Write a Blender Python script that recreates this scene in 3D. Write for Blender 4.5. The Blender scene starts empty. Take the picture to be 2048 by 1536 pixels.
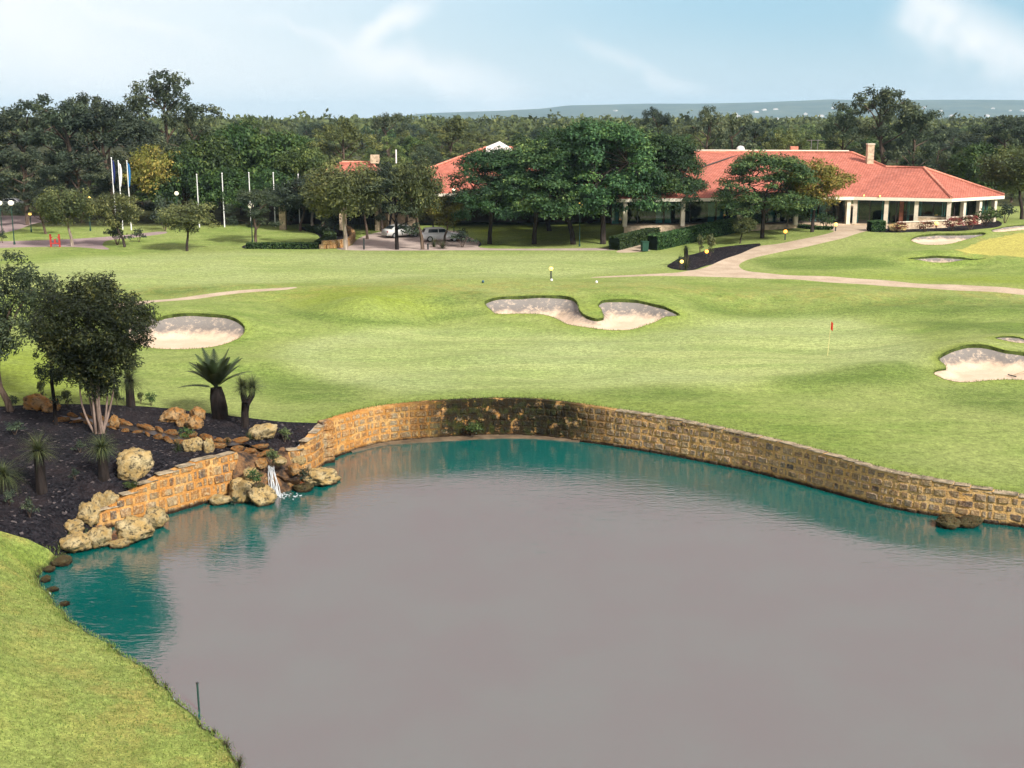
import bpy, bmesh, math, random
import numpy as np
from mathutils import Vector, Matrix, Euler, noise
from mathutils.geometry import delaunay_2d_cdt

random.seed(7)
RNG = np.random.default_rng(11)
SC = bpy.context.scene
COL = SC.collection

# ------------------------------------------------------------------ camera, sky, sun, exposure
CAMZ, FPX, W0, H0, HORIZ = 16.0, 2400.0, 2048, 1536, 240.0
PITCH = math.atan((H0 / 2 - HORIZ) / FPX)
cam_data = bpy.data.cameras.new('camera')
cam_data.sensor_fit = 'HORIZONTAL'
cam_data.sensor_width = 36.0
cam_data.lens = 36.0 * FPX / W0
cam_data.clip_start = 0.5
cam_data.clip_end = 30000.0
cam = bpy.data.objects.new('camera', cam_data)
cam.location = (0, 0, CAMZ)
cam.rotation_euler = (math.pi / 2 - PITCH, 0, 0)
COL.objects.link(cam)
SC.camera = cam

SUN_EL, SUN_AZ = math.radians(38), math.radians(140)      # azimuth from +Y (view direction), clockwise
EXPOSURE = 1.1
SUN_STRENGTH = 3.3

world = bpy.data.worlds.new('World')
SC.world = world
world.use_nodes = True


def build_world():
    nt = world.node_tree
    nt.nodes.clear()
    N, L = nt.nodes.new, nt.links.new
    out = N('ShaderNodeOutputWorld')
    bg = N('ShaderNodeBackground')
    L(bg.outputs[0], out.inputs[0])
    sky = N('ShaderNodeTexSky')
    sky.sky_type = 'NISHITA'
    sky.sun_disc = False
    sky.sun_elevation = SUN_EL
    sky.sun_rotation = SUN_AZ
    sky.air_density = 1.0
    sky.dust_density = 1.6
    sky.ozone_density = 2.0
    sks = N('ShaderNodeVectorMath'); sks.operation = 'SCALE'
    L(sky.outputs[0], sks.inputs[0]); sks.inputs['Scale'].default_value = 0.075
    geo = N('ShaderNodeTexCoord')
    sep = N('ShaderNodeSeparateXYZ'); L(geo.outputs['Generated'], sep.inputs[0])

    def math_(op, a, b=None, c=None):
        n = N('ShaderNodeMath'); n.operation = op
        for i, v in enumerate((a, b, c)):
            if v is None:
                continue
            if isinstance(v, (int, float)):
                n.inputs[i].default_value = v
            else:
                L(v, n.inputs[i])
        return n.outputs[0]

    def ramp(fac, lo, hi):
        n = N('ShaderNodeMapRange'); n.interpolation_type = 'SMOOTHSTEP'
        n.inputs['From Min'].default_value = lo; n.inputs['From Max'].default_value = hi
        L(fac, n.inputs['Value'])
        return n.outputs[0]

    def mix(fac, a, b):
        n = N('ShaderNodeMix'); n.data_type = 'RGBA'
        if isinstance(fac, (int, float)):
            n.inputs[0].default_value = fac
        else:
            L(fac, n.inputs[0])
        for sock, v in ((n.inputs[6], a), (n.inputs[7], b)):
            if isinstance(v, tuple):
                sock.default_value = (*v, 1)
            else:
                L(v, sock)
        return n.outputs[2]

    x, y, z = sep.outputs
    # cloud coordinates on a flat deck seen from below, softened near the horizon
    zz = math_('ADD', math_('MAXIMUM', z, 0.0), 0.055)
    u = math_('DIVIDE', x, zz)
    v = math_('DIVIDE', y, zz)
    comb = N('ShaderNodeCombineXYZ')
    L(u, comb.inputs[0]); L(v, comb.inputs[1])
    # streaky cirrus, drawn out along one direction
    mp = N('ShaderNodeMapping'); mp.inputs['Rotation'].default_value = (0, 0, math.radians(-24))
    mp.inputs['Scale'].default_value = (0.30, 0.055, 1.0)
    mp.inputs['Location'].default_value = (1.7, 0.35, 0)
    L(comb.outputs[0], mp.inputs[0])
    n1 = N('ShaderNodeTexNoise'); n1.inputs['Scale'].default_value = 1.0
    n1.inputs['Detail'].default_value = 2; n1.inputs['Roughness'].default_value = 0.5
    n1.inputs['Distortion'].default_value = 0.5
    L(mp.outputs[0], n1.inputs['Vector'])
    mp2 = N('ShaderNodeMapping'); mp2.inputs['Scale'].default_value = (0.16, 0.08, 1)
    mp2.inputs['Location'].default_value = (5.2, 2.1, 0)
    L(comb.outputs[0], mp2.inputs[0])
    n2 = N('ShaderNodeTexNoise'); n2.inputs['Scale'].default_value = 1.0; n2.inputs['Detail'].default_value = 1
    L(mp2.outputs[0], n2.inputs['Vector'])
    cir = ramp(math_('ADD', math_('MULTIPLY', n1.outputs[0], 0.75), math_('MULTIPLY', n2.outputs[0], 0.45)), 0.55, 0.86)
    # a veil of white cloud that thickens towards the west (picture left)
    west = ramp(math_('ADD', x, math_('MULTIPLY', n2.outputs[0], 0.35)), 0.36, -0.16)
    veil = math_('MAXIMUM', math_('MULTIPLY', cir, 0.55), math_('MULTIPLY', west, 0.85))
    # separate wisps of cirrus: (from, to, half-width, weight) in azimuth / elevation tangents
    az, el = math_('DIVIDE', x, math_('MAXIMUM', y, 0.05)), math_('DIVIDE', z, math_('MAXIMUM', y, 0.05))
    ahead = ramp(y, 0.05, 0.4)
    wob = N('ShaderNodeTexNoise'); wob.inputs['Scale'].default_value = 13.0; wob.inputs['Detail'].default_value = 3; wob.inputs['Roughness'].default_value = 0.6
    L(geo.outputs['Generated'], wob.inputs['Vector'])
    wo = math_('MULTIPLY', math_('SUBTRACT', wob.outputs[0], 0.5), 0.05)
    for (a0, e0), (a1, e1), hw, wt in (((-.070, .095), (-.120, .048), .009, .85), ((-.130, .056), (.010, .010), .018, 1.0), ((.322, .085), (.440, .026), .026, 1.0), ((.315, .094), (.35, .076), .016, .7),
                                       ((.05, .060), (.16, .018), .006, .45), ((-.20, .08), (-.05, .035), .004, .4), ((-.36, .10), (-.24, .06), .005, .4), ((-.44, .10), (-.30, .02), .03, .6)):
        dx, dy = a1 - a0, e1 - e0
        ln = math.hypot(dx, dy)
        ux, uy = dx / ln, dy / ln
        pa, pe = math_('SUBTRACT', az, a0), math_('SUBTRACT', el, e0)
        along = math_('ADD', math_('MULTIPLY', pa, ux), math_('MULTIPLY', pe, uy))
        side = math_('ABSOLUTE', math_('ADD', math_('ADD', math_('MULTIPLY', pa, -uy), math_('MULTIPLY', pe, ux)), wo))
        m = math_('MULTIPLY', ramp(side, hw * 1.7, hw * 0.05), math_('MULTIPLY', ramp(along, -0.25 * ln, 0.25 * ln), ramp(along, 1.25 * ln, 0.7 * ln)))
        m = math_('MULTIPLY', math_('MULTIPLY', m, wt), math_('MULTIPLY', ahead, ramp(wob.outputs[0], .2, .6)))
        veil = math_('SUBTRACT', 1.0, math_('MULTIPLY', math_('SUBTRACT', 1.0, veil), math_('SUBTRACT', 1.0, m)))
    low = ramp(z, 0.085, 0.0)
    blue = mix(0.74, sks.outputs[0], (0.185, 0.315, 0.40))
    col = mix(veil, blue, (0.495, 0.505, 0.51))
    col = mix(math_('MULTIPLY', low, 0.5), col, (0.435, 0.47, 0.49))
    # higher up the deck closes into even grey-mauve stratus: what the pond mirrors
    over = ramp(z, 0.13, 0.26)
    deck = mix(n2.outputs[0], (0.375, 0.34, 0.35), (0.42, 0.38, 0.39))
    col = mix(over, col, deck)
    L(col, bg.inputs[0])
    bg.inputs[1].default_value = 1.0


build_world()
world.cycles.sampling_method = 'MANUAL'
world.cycles.sample_map_resolution = 256
sun_data = bpy.data.lights.new('sun', 'SUN')
sun_data.energy = SUN_STRENGTH
sun_data.angle = math.radians(9)
sun_data.color = (1.0, 0.95, 0.87)
sun = bpy.data.objects.new('sun', sun_data)
COL.objects.link(sun)
_sd = Vector((math.sin(SUN_AZ) * math.cos(SUN_EL), math.cos(SUN_AZ) * math.cos(SUN_EL), math.sin(SUN_EL)))
sun.rotation_euler = (-_sd).to_track_quat('-Z', 'Y').to_euler()
sun.location = _sd * 300

SC.view_settings.view_transform = 'Standard'
SC.view_settings.look = 'None'
SC.view_settings.exposure = EXPOSURE
SC.view_settings.gamma = 1.0
SC.view_settings.use_curve_mapping = False
SC.render.engine = 'CYCLES'
SC.cycles.use_denoising = True
SC.cycles.max_bounces = 6
SC.cycles.diffuse_bounces = 2
SC.cycles.glossy_bounces = 3
SC.cycles.transmission_bounces = 4
SC.cycles.transparent_max_bounces = 8
SC.cycles.volume_bounces = 0
SC.cycles.use_adaptive_sampling = True
SC.cycles.adaptive_threshold = 0.02
SC.cycles.adaptive_min_samples = 16
SC.cycles.caustics_reflective = False
SC.cycles.caustics_refractive = False

# ------------------------------------------------------------------ helpers: tagging, meshes, materials


def tag(o, label=None, cat=None, group=None, kind=None):
    if label: o['label'] = label
    if cat: o['category'] = cat
    if group: o['group'] = group
    if kind: o['kind'] = kind
    return o


def empty(name, loc=(0, 0, 0), rz=0.0, label=None, cat=None, group=None):
    o = bpy.data.objects.new(name, None)
    o.empty_display_size = 0.3
    o.location = loc
    o.rotation_euler = (0, 0, rz)
    COL.objects.link(o)
    return tag(o, label, cat, group)


def link(name, me, parent=None, loc=None, rot=None, scale=None):
    o = bpy.data.objects.new(name, me)
    COL.objects.link(o)
    if parent is not None: o.parent = parent
    if loc is not None: o.location = loc
    if rot is not None: o.rotation_euler = rot
    if scale is not None: o.scale = scale
    return o


def np_mesh(name, verts, faces, mat, smooth=False, attrs=None):
    """verts (n,3), faces (m,k) of one corner count, as numpy arrays."""
    verts = np.asarray(verts, np.float32); faces = np.asarray(faces, np.int32)
    me = bpy.data.meshes.new(name)
    me.vertices.add(len(verts)); me.vertices.foreach_set('co', verts.ravel())
    k = faces.shape[1]
    me.loops.add(faces.size); me.loops.foreach_set('vertex_index', faces.ravel())
    me.polygons.add(len(faces))
    me.polygons.foreach_set('loop_start', np.arange(0, faces.size, k, dtype=np.int32))
    if smooth:
        me.polygons.foreach_set('use_smooth', np.ones(len(faces), bool))
    me.update(calc_edges=True)
    for an, av in (attrs or {}).items():
        av = np.asarray(av, np.float32)
        if av.ndim == 1:
            a = me.attributes.new(an, 'FLOAT', 'POINT'); a.data.foreach_set('value', av)
        else:
            a = me.attributes.new(an, 'FLOAT_COLOR', 'POINT')
            full = np.ones((len(av), 4), np.float32); full[:, :av.shape[1]] = av
            a.data.foreach_set('color', full.ravel())
    if mat is not None: me.materials.append(mat)
    return me


class MB:
    """collects simple solids and links them as ONE mesh object"""

    def __init__(self):
        self.v, self.f = [], []

    def add(self, vs, fs):
        o = len(self.v)
        self.v += [tuple(p) for p in vs]
        self.f += [tuple(i + o for i in f) for f in fs]
        return self

    def box(self, c, s, rz=0.0, taper=1.0, rot=None):
        hx, hy, hz = s[0] / 2, s[1] / 2, s[2] / 2
        R = rot if rot is not None else Matrix.Rotation(rz, 3, 'Z')
        vs = []
        for z, t in ((-hz, 1.0), (hz, taper)):
            for x, y in ((-hx, -hy), (hx, -hy), (hx, hy), (-hx, hy)):
                vs.append(Vector(c) + R @ Vector((x * t, y * t, z)))
        return self.add(vs, [(3, 2, 1, 0), (4, 5, 6, 7), (0, 1, 5, 4), (1, 2, 6, 5), (2, 3, 7, 6), (3, 0, 4, 7)])

    def beam(self, a, b, w, h):
        a, b = Vector(a), Vector(b)
        d = b - a
        q = d.to_track_quat('X', 'Z').to_matrix()
        return self.box((a + b) / 2, (d.length, w, h), rot=q)

    def tube(self, pts, radii, n=8, cap=True):
        pts = [Vector(p) for p in pts]
        if isinstance(radii, (int, float)): radii = [radii] * len(pts)
        vs, fs = [], []
        up = Vector((0.13, 0.31, 1)).normalized()
        for i, p in enumerate(pts):
            t = (pts[min(i + 1, len(pts) - 1)] - pts[max(i - 1, 0)]).normalized()
            a = t.cross(up)
            if a.length < 1e-3: a = t.cross(Vector((1, 0, 0)))
            a.normalize(); b = t.cross(a)
            for k in range(n):
                an = 2 * math.pi * k / n
                vs.append(p + (a * math.cos(an) + b * math.sin(an)) * radii[i])
        for i in range(len(pts) - 1):
            for k in range(n):
                k2 = (k + 1) % n
                fs.append((i * n + k, i * n + k2, (i + 1) * n + k2, (i + 1) * n + k))
        if cap:
            fs.append(tuple(range(n)))
            fs.append(tuple(reversed(range((len(pts) - 1) * n, len(pts) * n))))
        return self.add(vs, fs)

    def cyl(self, c, r, h, n=12, r2=None):
        c = Vector(c)
        return self.tube([c, c + Vector((0, 0, h))], [r, r if r2 is None else r2], n)

    def lathe(self, c, prof, n=14):
        c = Vector(c)
        vs, fs = [], []
        for r, z in prof:
            for k in range(n):
                an = 2 * math.pi * k / n
                vs.append(c + Vector((r * math.cos(an), r * math.sin(an), z)))
        for i in range(len(prof) - 1):
            for k in range(n):
                k2 = (k + 1) % n
                fs.append((i * n + k, i * n + k2, (i + 1) * n + k2, (i + 1) * n + k))
        fs.append(tuple(reversed(range(n))))
        fs.append(tuple(range((len(prof) - 1) * n, len(prof) * n)))
        return self.add(vs, fs)

    def ball(self, c, r, n=12, m=8, squash=1.0):
        prof = [(max(1e-3, r * math.sin(math.pi * i / m)), -r * squash * math.cos(math.pi * i / m)) for i in range(m + 1)]
        return self.lathe(c, prof, n)

    def slab(self, poly, thick, normal=None):
        """a polygon in space given a thickness straight down (or along -normal)"""
        poly = [Vector(p) for p in poly]
        off = -(normal.normalized() if normal else Vector((0, 0, 1))) * thick
        n = len(poly)
        fs = [tuple(range(n)), tuple(reversed(range(n, 2 * n)))]
        for i in range(n):
            j = (i + 1) % n
            fs.append((i, n + i, n + j, j))
        return self.add(poly + [p + off for p in poly], fs)

    def build(self, name, mat, parent=None, smooth=False, loc=None, rot=None, bevel=0.0):
        me = self.mesh(name, mat, smooth)
        o = link(name, me, parent, loc, rot)
        if bevel:
            m = o.modifiers.new('bevel', 'BEVEL'); m.width = bevel; m.segments = 2; m.limit_method = 'ANGLE'
        return o

    def mesh(self, name, mat, smooth=False):
        me = bpy.data.meshes.new(name)
        me.from_pydata([tuple(p) for p in self.v], [], self.f)
        me.validate()
        if smooth:
            me.polygons.foreach_set('use_smooth', np.ones(len(me.polygons), bool))
        if mat is not None: me.materials.append(mat)
        return me


def copy_tree(o, parent=None, loc=None, rz=None, scale=None, label=None, group=None):
    c = o.copy()
    COL.objects.link(c)
    c.parent = parent
    if loc is not None: c.location = loc
    if rz is not None: c.rotation_euler = (0, 0, rz)
    if scale is not None: c.scale = scale if hasattr(scale, '__len__') else (scale,) * 3
    if label: c['label'] = label
    if group: c['group'] = group
    for ch in list(o.children):
        copy_tree(ch, c)
    return c


class NT:
    """short-hand for building a material's node tree"""

    def __init__(self, name):
        self.m = bpy.data.materials.new(name)
        self.m.use_nodes = True
        self.t = self.m.node_tree
        self.t.nodes.clear()
        self.out = self.n('ShaderNodeOutputMaterial')

    def n(self, kind, **kw):
        nd = self.t.nodes.new(kind)
        for k, v in kw.items():
            setattr(nd, k, v)
        return nd

    def l(self, a, b):
        self.t.links.new(a, b)

    def put(self, sock, v):
        if isinstance(v, (int, float)):
            sock.default_value = v
        elif isinstance(v, tuple):
            sock.default_value = (*v, 1) if len(v) == 3 and len(sock.default_value) == 4 else v
        else:
            self.l(v, sock)

    def obj(self):
        return self.n('ShaderNodeTexCoord').outputs['Object']

    def pos(self):
        return self.n('ShaderNodeNewGeometry').outputs['Position']

    def vscale(self, v, s):
        m = self.n('ShaderNodeMapping')
        m.inputs['Scale'].default_value = s if isinstance(s, tuple) else (s, s, s)
        self.l(v, m.inputs[0])
        return m.outputs[0]

    def noise(self, v, scale, detail=3, rough=0.5, dist=0.0, color=False):
        nd = self.n('ShaderNodeTexNoise')
        nd.inputs['Scale'].default_value = scale; nd.inputs['Detail'].default_value = detail
        nd.inputs['Roughness'].default_value = rough; nd.inputs['Distortion'].default_value = dist
        if v is not None: self.l(v, nd.inputs['Vector'])
        return nd.outputs[1 if color else 0]

    def voro(self, v, scale, feature='F1', out=0):
        nd = self.n('ShaderNodeTexVoronoi', feature=feature)
        nd.inputs['Scale'].default_value = scale
        self.l(v, nd.inputs['Vector'])
        return nd.outputs[out]

    def math(self, op, a, b=None, c=None):
        nd = self.n('ShaderNodeMath', operation=op)
        for i, v in enumerate((a, b, c)):
            if v is not None: self.put(nd.inputs[i], v)
        return nd.outputs[0]

    def ramp(self, fac, lo, hi, a=0.0, b=1.0):
        nd = self.n('ShaderNodeMapRange', interpolation_type='SMOOTHSTEP')
        self.put(nd.inputs[0], fac)
        for i, v in enumerate((lo, hi, a, b)):
            nd.inputs[i + 1].default_value = v
        return nd.outputs[0]

    def mix(self, fac, a, b, mode='MIX'):
        nd = self.n('ShaderNodeMix', data_type='RGBA', blend_type=mode)
        self.put(nd.inputs[0], fac); self.put(nd.inputs[6], a); self.put(nd.inputs[7], b)
        return nd.outputs[2]

    def attr(self, name, out='Fac'):
        return self.n('ShaderNodeAttribute', attribute_name=name).outputs[out]

    def rand(self):
        return self.n('ShaderNodeObjectInfo').outputs['Random']

    def bump(self, h, strength=0.3, dist=0.05):
        nd = self.n('ShaderNodeBump')
        nd.inputs['Strength'].default_value = strength; nd.inputs['Distance'].default_value = dist
        self.l(h, nd.inputs['Height'])
        return nd.outputs[0]

    def bsdf(self, color, rough=0.8, spec=0.3, metal=0.0, normal=None, emit=None, estr=0.0):
        b = self.n('ShaderNodeBsdfPrincipled')
        self.put(b.inputs['Base Color'], color)
        self.put(b.inputs['Roughness'], rough)
        self.put(b.inputs['Specular IOR Level'], spec)
        self.put(b.inputs['Metallic'], metal)
        if normal is not None: self.l(normal, b.inputs['Normal'])
        if emit is not None:
            self.put(b.inputs['Emission Color'], emit); b.inputs['Emission Strength'].default_value = estr
        self.l(b.outputs[0], self.out.inputs[0])
        return b


def plain(name, color, rough=0.7, spec=0.3, metal=0.0, var=0.15, scale=6.0, bump=0.0):
    t = NT(name)
    o = t.obj()
    nz = t.noise(o, scale, 4, 0.6)
    dk = tuple(c * (1 - var) for c in color); lt = tuple(min(1, c * (1 + var)) for c in color)
    c = t.mix(t.ramp(nz, 0.3, 0.7), dk, lt)
    t.bsdf(c, rough, spec, metal, normal=t.bump(t.noise(o, scale * 6, 3), bump, 0.02) if bump else None)
    return t.m


def glow(name, color, strength):
    t = NT(name)
    t.bsdf(color, 0.3, 0.4, emit=color, estr=strength)
    return t.m


# ------------------------------------------------------------------ picture-to-place survey (layout only)
_cp, _sp = math.cos(PITCH), math.sin(PITCH)


def ray(px, py):
    a, b = (px - W0 / 2) / FPX, -(py - H0 / 2) / FPX
    return Vector((a, _cp + b * _sp, -_sp + b * _cp))


def at_z(px, py, z):
    d = ray(px, py)
    k = (z - CAMZ) / d.z
    return Vector((d.x * k, d.y * k, z))


def at_y(px, py, y):
    d = ray(px, py)
    k = y / d.y
    return Vector((d.x * k, y, CAMZ + d.z * k))
# ------------------------------------------------------------------ the lie of the land
# retaining wall round the pond: (px, py of its foot at water level, wall top height)
MAIN_WALL = [(655, 924, 1.95), (676, 914, 1.95), (702, 905, 1.95), (762, 889, 1.95), (850, 880, 2.0), (912, 876, 2.0), (975, 873, 2.0),
             (1040, 873, 2.0), (1100, 877, 2.0), (1160, 884, 1.95), (1225, 893, 1.9), (1350, 914, 1.85), (1500, 944, 1.75),
             (1625, 976, 1.7), (1762, 1013, 1.6), (1886, 1035, 1.5), (2048, 1056, 1.3), (2250, 1078, 1.15), (2500, 1110, 1.1)]
RETURN_WALL = [(655, 924, 1.95), (630, 945, 1.75), (606, 955, 1.45), (574, 958, 1.25)]
LEFT_WALL = [(196, 1062, 0.55), (230, 1054, 0.95), (268, 1046, 1.3), (327, 1031, 1.7), (372, 1019, 1.85), (415, 1006, 1.95), (450, 998, 1.95), (480, 988, 1.9)]
SHORE = [(196, 1066), (165, 1092), (120, 1118), (93, 1142), (86, 1160), (100, 1186), (128, 1218), (158, 1250), (202, 1276), (250, 1304),
         (302, 1348), (332, 1373), (390, 1426), (440, 1471), (464, 1497), (486, 1534), (520, 1600), (560, 1700), (640, 1900)]

BUNKERS = {
    'west': [(256, 672, 2.35), (290, 690, 2.15), (340, 697, 2.1), (400, 693, 2.1), (450, 682, 2.2), (480, 670, 2.42), (490, 656, 2.7),
             (478, 643, 2.95), (450, 634, 3.1), (410, 629, 3.2), (360, 629, 3.2), (330, 634, 3.08), (312, 639, 2.98), (298, 631, 3.1), (275, 630, 3.1), (255, 645, 2.8)],
    'centre': [(969, 607, 2.9), (985, 597, 3.2), (1020, 593, 3.3), (1070, 591, 3.35), (1120, 591, 3.35), (1145, 595, 3.3), (1155, 608, 3.0),
               (1160, 625, 2.65), (1175, 636, 2.45), (1195, 641, 2.4), (1207, 638, 2.45), (1203, 622, 2.75), (1196, 612, 2.95), (1205, 602, 3.2),
               (1230, 599, 3.3), (1270, 599, 3.3), (1310, 607, 3.15), (1340, 617, 2.95), (1360, 630, 2.6), (1325, 636, 2.42), (1300, 647, 2.25),
               (1265, 658, 2.1), (1220, 661, 2.05), (1180, 659, 2.05), (1140, 653, 2.1), (1110, 642, 2.2), (1080, 634, 2.35), (1050, 630, 2.45), (1000, 629, 2.45), (985, 625, 2.52)],
    'east': [(1867, 753, 1.95), (1875, 745, 2.02), (1892, 741, 2.1), (1887, 730, 2.25), (1876, 718, 2.45), (1886, 705, 2.7), (1911, 696, 2.85), (1936, 691, 2.92),
             (1973, 692, 2.92), (2011, 700, 2.8), (2040, 703, 2.75), (2090, 712, 2.6), (2130, 735, 2.2), (2100, 764, 1.9), (2048, 764, 1.88), (2000, 764, 1.88), (1936, 768, 1.85), (1900, 765, 1.87)],
    'rear': [(1988, 681, 2.82), (2010, 677, 2.92), (2040, 679, 2.92), (2062, 688, 2.75), (2035, 691, 2.7), (2005, 687, 2.74)],
    'mound': [(1816, 518, 3.68), (1840, 514, 3.85), (1870, 511, 3.95), (1900, 512.5, 3.92), (1940, 517, 3.75), (1972, 519, 3.68), (1945, 522.5, 3.52), (1900, 524.5, 3.45), (1850, 523, 3.5)],
    'upper': [(1822, 480, 4.3), (1832, 473, 4.55), (1852, 469, 4.7), (1880, 467, 4.75), (1920, 467, 4.78), (1965, 465, 4.82), (1968, 470, 4.68), (1930, 480, 4.42), (1890, 489, 4.2), (1850, 489.5, 4.17), (1830, 485, 4.24)],
    'top': [(1984, 460, 4.95), (2020, 452, 5.08), (2075, 447, 5.15), (2075, 457, 4.9), (2012, 463.5, 4.82), (1990, 464, 4.84)],
}
CTRL = [  # (px, py, z) heights read off the picture
    (0, 1536, 1.1), (0, 1400, 1.2), (0, 1250, 1.1), (0, 1120, 1.0), (-150, 1300, 2.2), (-150, 1536, 2.2), (200, 1450, .62), (330, 1500, .45), (120, 1330, .55),
    (60, 1080, .75), (0, 1010, 1.35), (100, 985, 1.4), (0, 900, 1.95), (150, 900, 1.95), (300, 900, 2.0), (400, 880, 2.0), (0, 830, 2.2), (-200, 950, 2.2), (-200, 800, 2.6),
    (140, 830, 2.1), (300, 830, 2.05), (440, 838, 2.0), (560, 850, 1.95), (480, 880, 1.95), (170, 1010, 1.0), (120, 1060, .7),
    (1000, 780, 2.0), (1000, 720, 2.05), (700, 760, 2.0), (700, 700, 2.1), (1250, 700, 2.0), (1400, 740, 1.95), (1655, 711, 1.98), (1400, 680, 2.05), (560, 720, 2.15), (400, 760, 2.1), (500, 800, 2.0),
    (1400, 830, 1.85), (1700, 860, 1.75), (1600, 780, 1.85), (1780, 735, 2.4), (2000, 830, 1.75), (2000, 930, 1.5), (1850, 800, 1.75), (1750, 690, 2.1), (1850, 650, 2.3), (2048, 640, 2.55), (2048, 610, 2.75), (1700, 640, 2.15), (1500, 622, 2.3),
    (730, 600, 3.6), (800, 578, 3.5), (600, 610, 3.0), (560, 640, 2.5), (860, 642, 2.05), (700, 650, 2.35), (930, 612, 2.75), (1450, 590, 3.05), (1650, 590, 3.0), (1850, 600, 2.9), (620, 585, 3.15),
    (0, 700, 2.7), (100, 720, 2.4), (200, 760, 2.2), (200, 620, 3.0), (100, 560, 3.05), (-150, 650, 3.1),
    (1000, 560, 3.15), (1200, 560, 3.1), (700, 540, 3.0), (300, 560, 2.95), (400, 585, 3.0), (200, 520, 3.1), (500, 515, 3.1), (900, 520, 3.1), (1250, 520, 3.1), (1400, 550, 3.05),
    (1480, 535, 3.15), (1700, 560, 3.0), (1900, 575, 2.95), (2048, 585, 2.9), (1560, 500, 3.75), (1640, 480, 4.3), (1600, 530, 3.3), (1750, 540, 3.25), (1700, 505, 3.75), (1800, 495, 4.0), (2048, 540, 3.2), (1950, 545, 3.15),
    (1750, 475, 4.5), (1700, 462, 4.75), (1820, 462, 4.85), (1700, 445, 4.85), (1850, 450, 4.88), (1960, 500, 4.05), (2048, 480, 4.45), (2048, 515, 3.85), (1940, 450, 4.9), (2048, 440, 5.1),
    (1600, 450, 4.7), (1500, 470, 4.1), (1450, 485, 3.65), (1400, 500, 3.3), (1300, 495, 3.2), (1400, 455, 4.2), (1450, 445, 4.6), (1350, 475, 3.6), (1350, 440, 4.4), (1580, 470, 4.2),
    (1240, 495, 3.2), (1000, 495, 3.15), (1000, 450, 3.5), (1150, 450, 3.6), (800, 476, 3.2), (700, 492, 3.15), (880, 488, 3.15), (900, 450, 3.5), (600, 465, 3.5), (450, 470, 3.4), (560, 495, 3.2),
    (380, 500, 3.1), (250, 490, 3.15), (100, 490, 3.15), (0, 480, 3.2), (0, 440, 3.5), (200, 460, 3.4), (300, 440, 3.7), (-200, 500, 3.3),
]
wall_pts = [at_z(px, py, 0) for px, py, _ in MAIN_WALL]
wall_top = [t for *_, t in MAIN_WALL]
ret_pts = [at_z(px, py, 0) for px, py, _ in RETURN_WALL]
ret_top = [t for *_, t in RETURN_WALL]
left_pts = [at_z(px, py, 0) for px, py, _ in LEFT_WALL]
left_top = [t for *_, t in LEFT_WALL]
shore_pts = [at_z(px, py, 0) for px, py in SHORE]


def offset_line(pts, d):
    out = []
    for i, p in enumerate(pts):
        t = (pts[min(i + 1, len(pts) - 1)] - pts[max(i - 1, 0)])
        t.z = 0; t.normalize()
        out.append(p + Vector((-t.y, t.x, 0)) * d)
    return out


wall_back = offset_line(wall_pts, 0.42)       # land side of the wall
left_back = offset_line(left_pts, 0.38)
ret_back = offset_line(ret_pts, -0.38)

ctrl = []
for px, py, z in CTRL:
    p = at_z(px, py, z); ctrl.append((p.x, p.y, z))
for ring in BUNKERS.values():
    for px, py, z in ring:
        p = at_z(px, py, z); ctrl.append((p.x, p.y, z))
for p, t in zip(wall_back, wall_top): ctrl.append((p.x, p.y, t - 0.05))
for p, t in zip(left_back, left_top): ctrl.append((p.x, p.y, t - 0.05))
for p, t in list(zip(ret_back, ret_top))[1:]: ctrl.append((p.x, p.y, t - 0.05))
for p in shore_pts: ctrl.append((p.x - 0.5, p.y - 0.1, 0.28))
for x, y, z in ((-60, 20, 2.5), (-40, 0, 2.5), (-90, 90, 3), (-90, 130, 3.4), (90, 90, 3.2), (95, 130, 4.6), (60, 40, 1.8), (60, 60, 2.0), (80, 20, 2), (0, -30, 2), (-70, 160, 4), (0, 165, 4), (70, 160, 4.8), (60, 145, 4.9), (30, 140, 4.9), (40, 135, 4.88)):
    ctrl.append((x, y, z))
_m = left_back[-1].lerp(ret_back[-1], .5)
for dx, dy, z in ((-.4, .6, 1.42), (.3, .7, 1.38), (0, 1.6, 1.6)): ctrl.append((_m.x + dx, _m.y + dy, z))
ctrl = np.array(ctrl)
# drop near-duplicates
keep = []
for i in range(len(ctrl)):
    if all((ctrl[i, 0] - ctrl[j, 0]) ** 2 + (ctrl[i, 1] - ctrl[j, 1]) ** 2 > 0.04 for j in keep): keep.append(i)
ctrl = ctrl[keep]
RBF_C = 1.2 ** 2
_A = np.sqrt(((ctrl[:, None, :2] - ctrl[None, :, :2]) ** 2).sum(-1) + RBF_C)
_n = len(ctrl)
_M = np.zeros((_n + 1, _n + 1)); _M[:_n, :_n] = _A + np.eye(_n) * -0.02; _M[:_n, _n] = 1; _M[_n, :_n] = 1
_w = np.linalg.solve(_M, np.r_[ctrl[:, 2], 0.0])


def sstep(x, a, b):
    t = np.clip((x - a) / (b - a), 0, 1)
    return t * t * (3 - 2 * t)


def lumps(x, y):
    return (0.13 * np.sin(x * .31 + y * .17 + 1.3) * np.sin(y * .36 - x * .11) + 0.045 * np.sin(x * .83 - y * .5 + .4) * np.sin(y * .71 + .9)
            + 0.10 * np.sin(x * .19 + 2.1) * np.cos(y * .52 + x * .07))


def lumps2(x, y):
    return 0.09 * np.sin(x * .23 + 1.1 + .5 * np.sin(y * .21)) * np.sin(y * .92 + x * .13 + .6) + 0.065 * np.sin(x * .41 + 2.7) * np.sin(y * 1.25 - x * .2)


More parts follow.
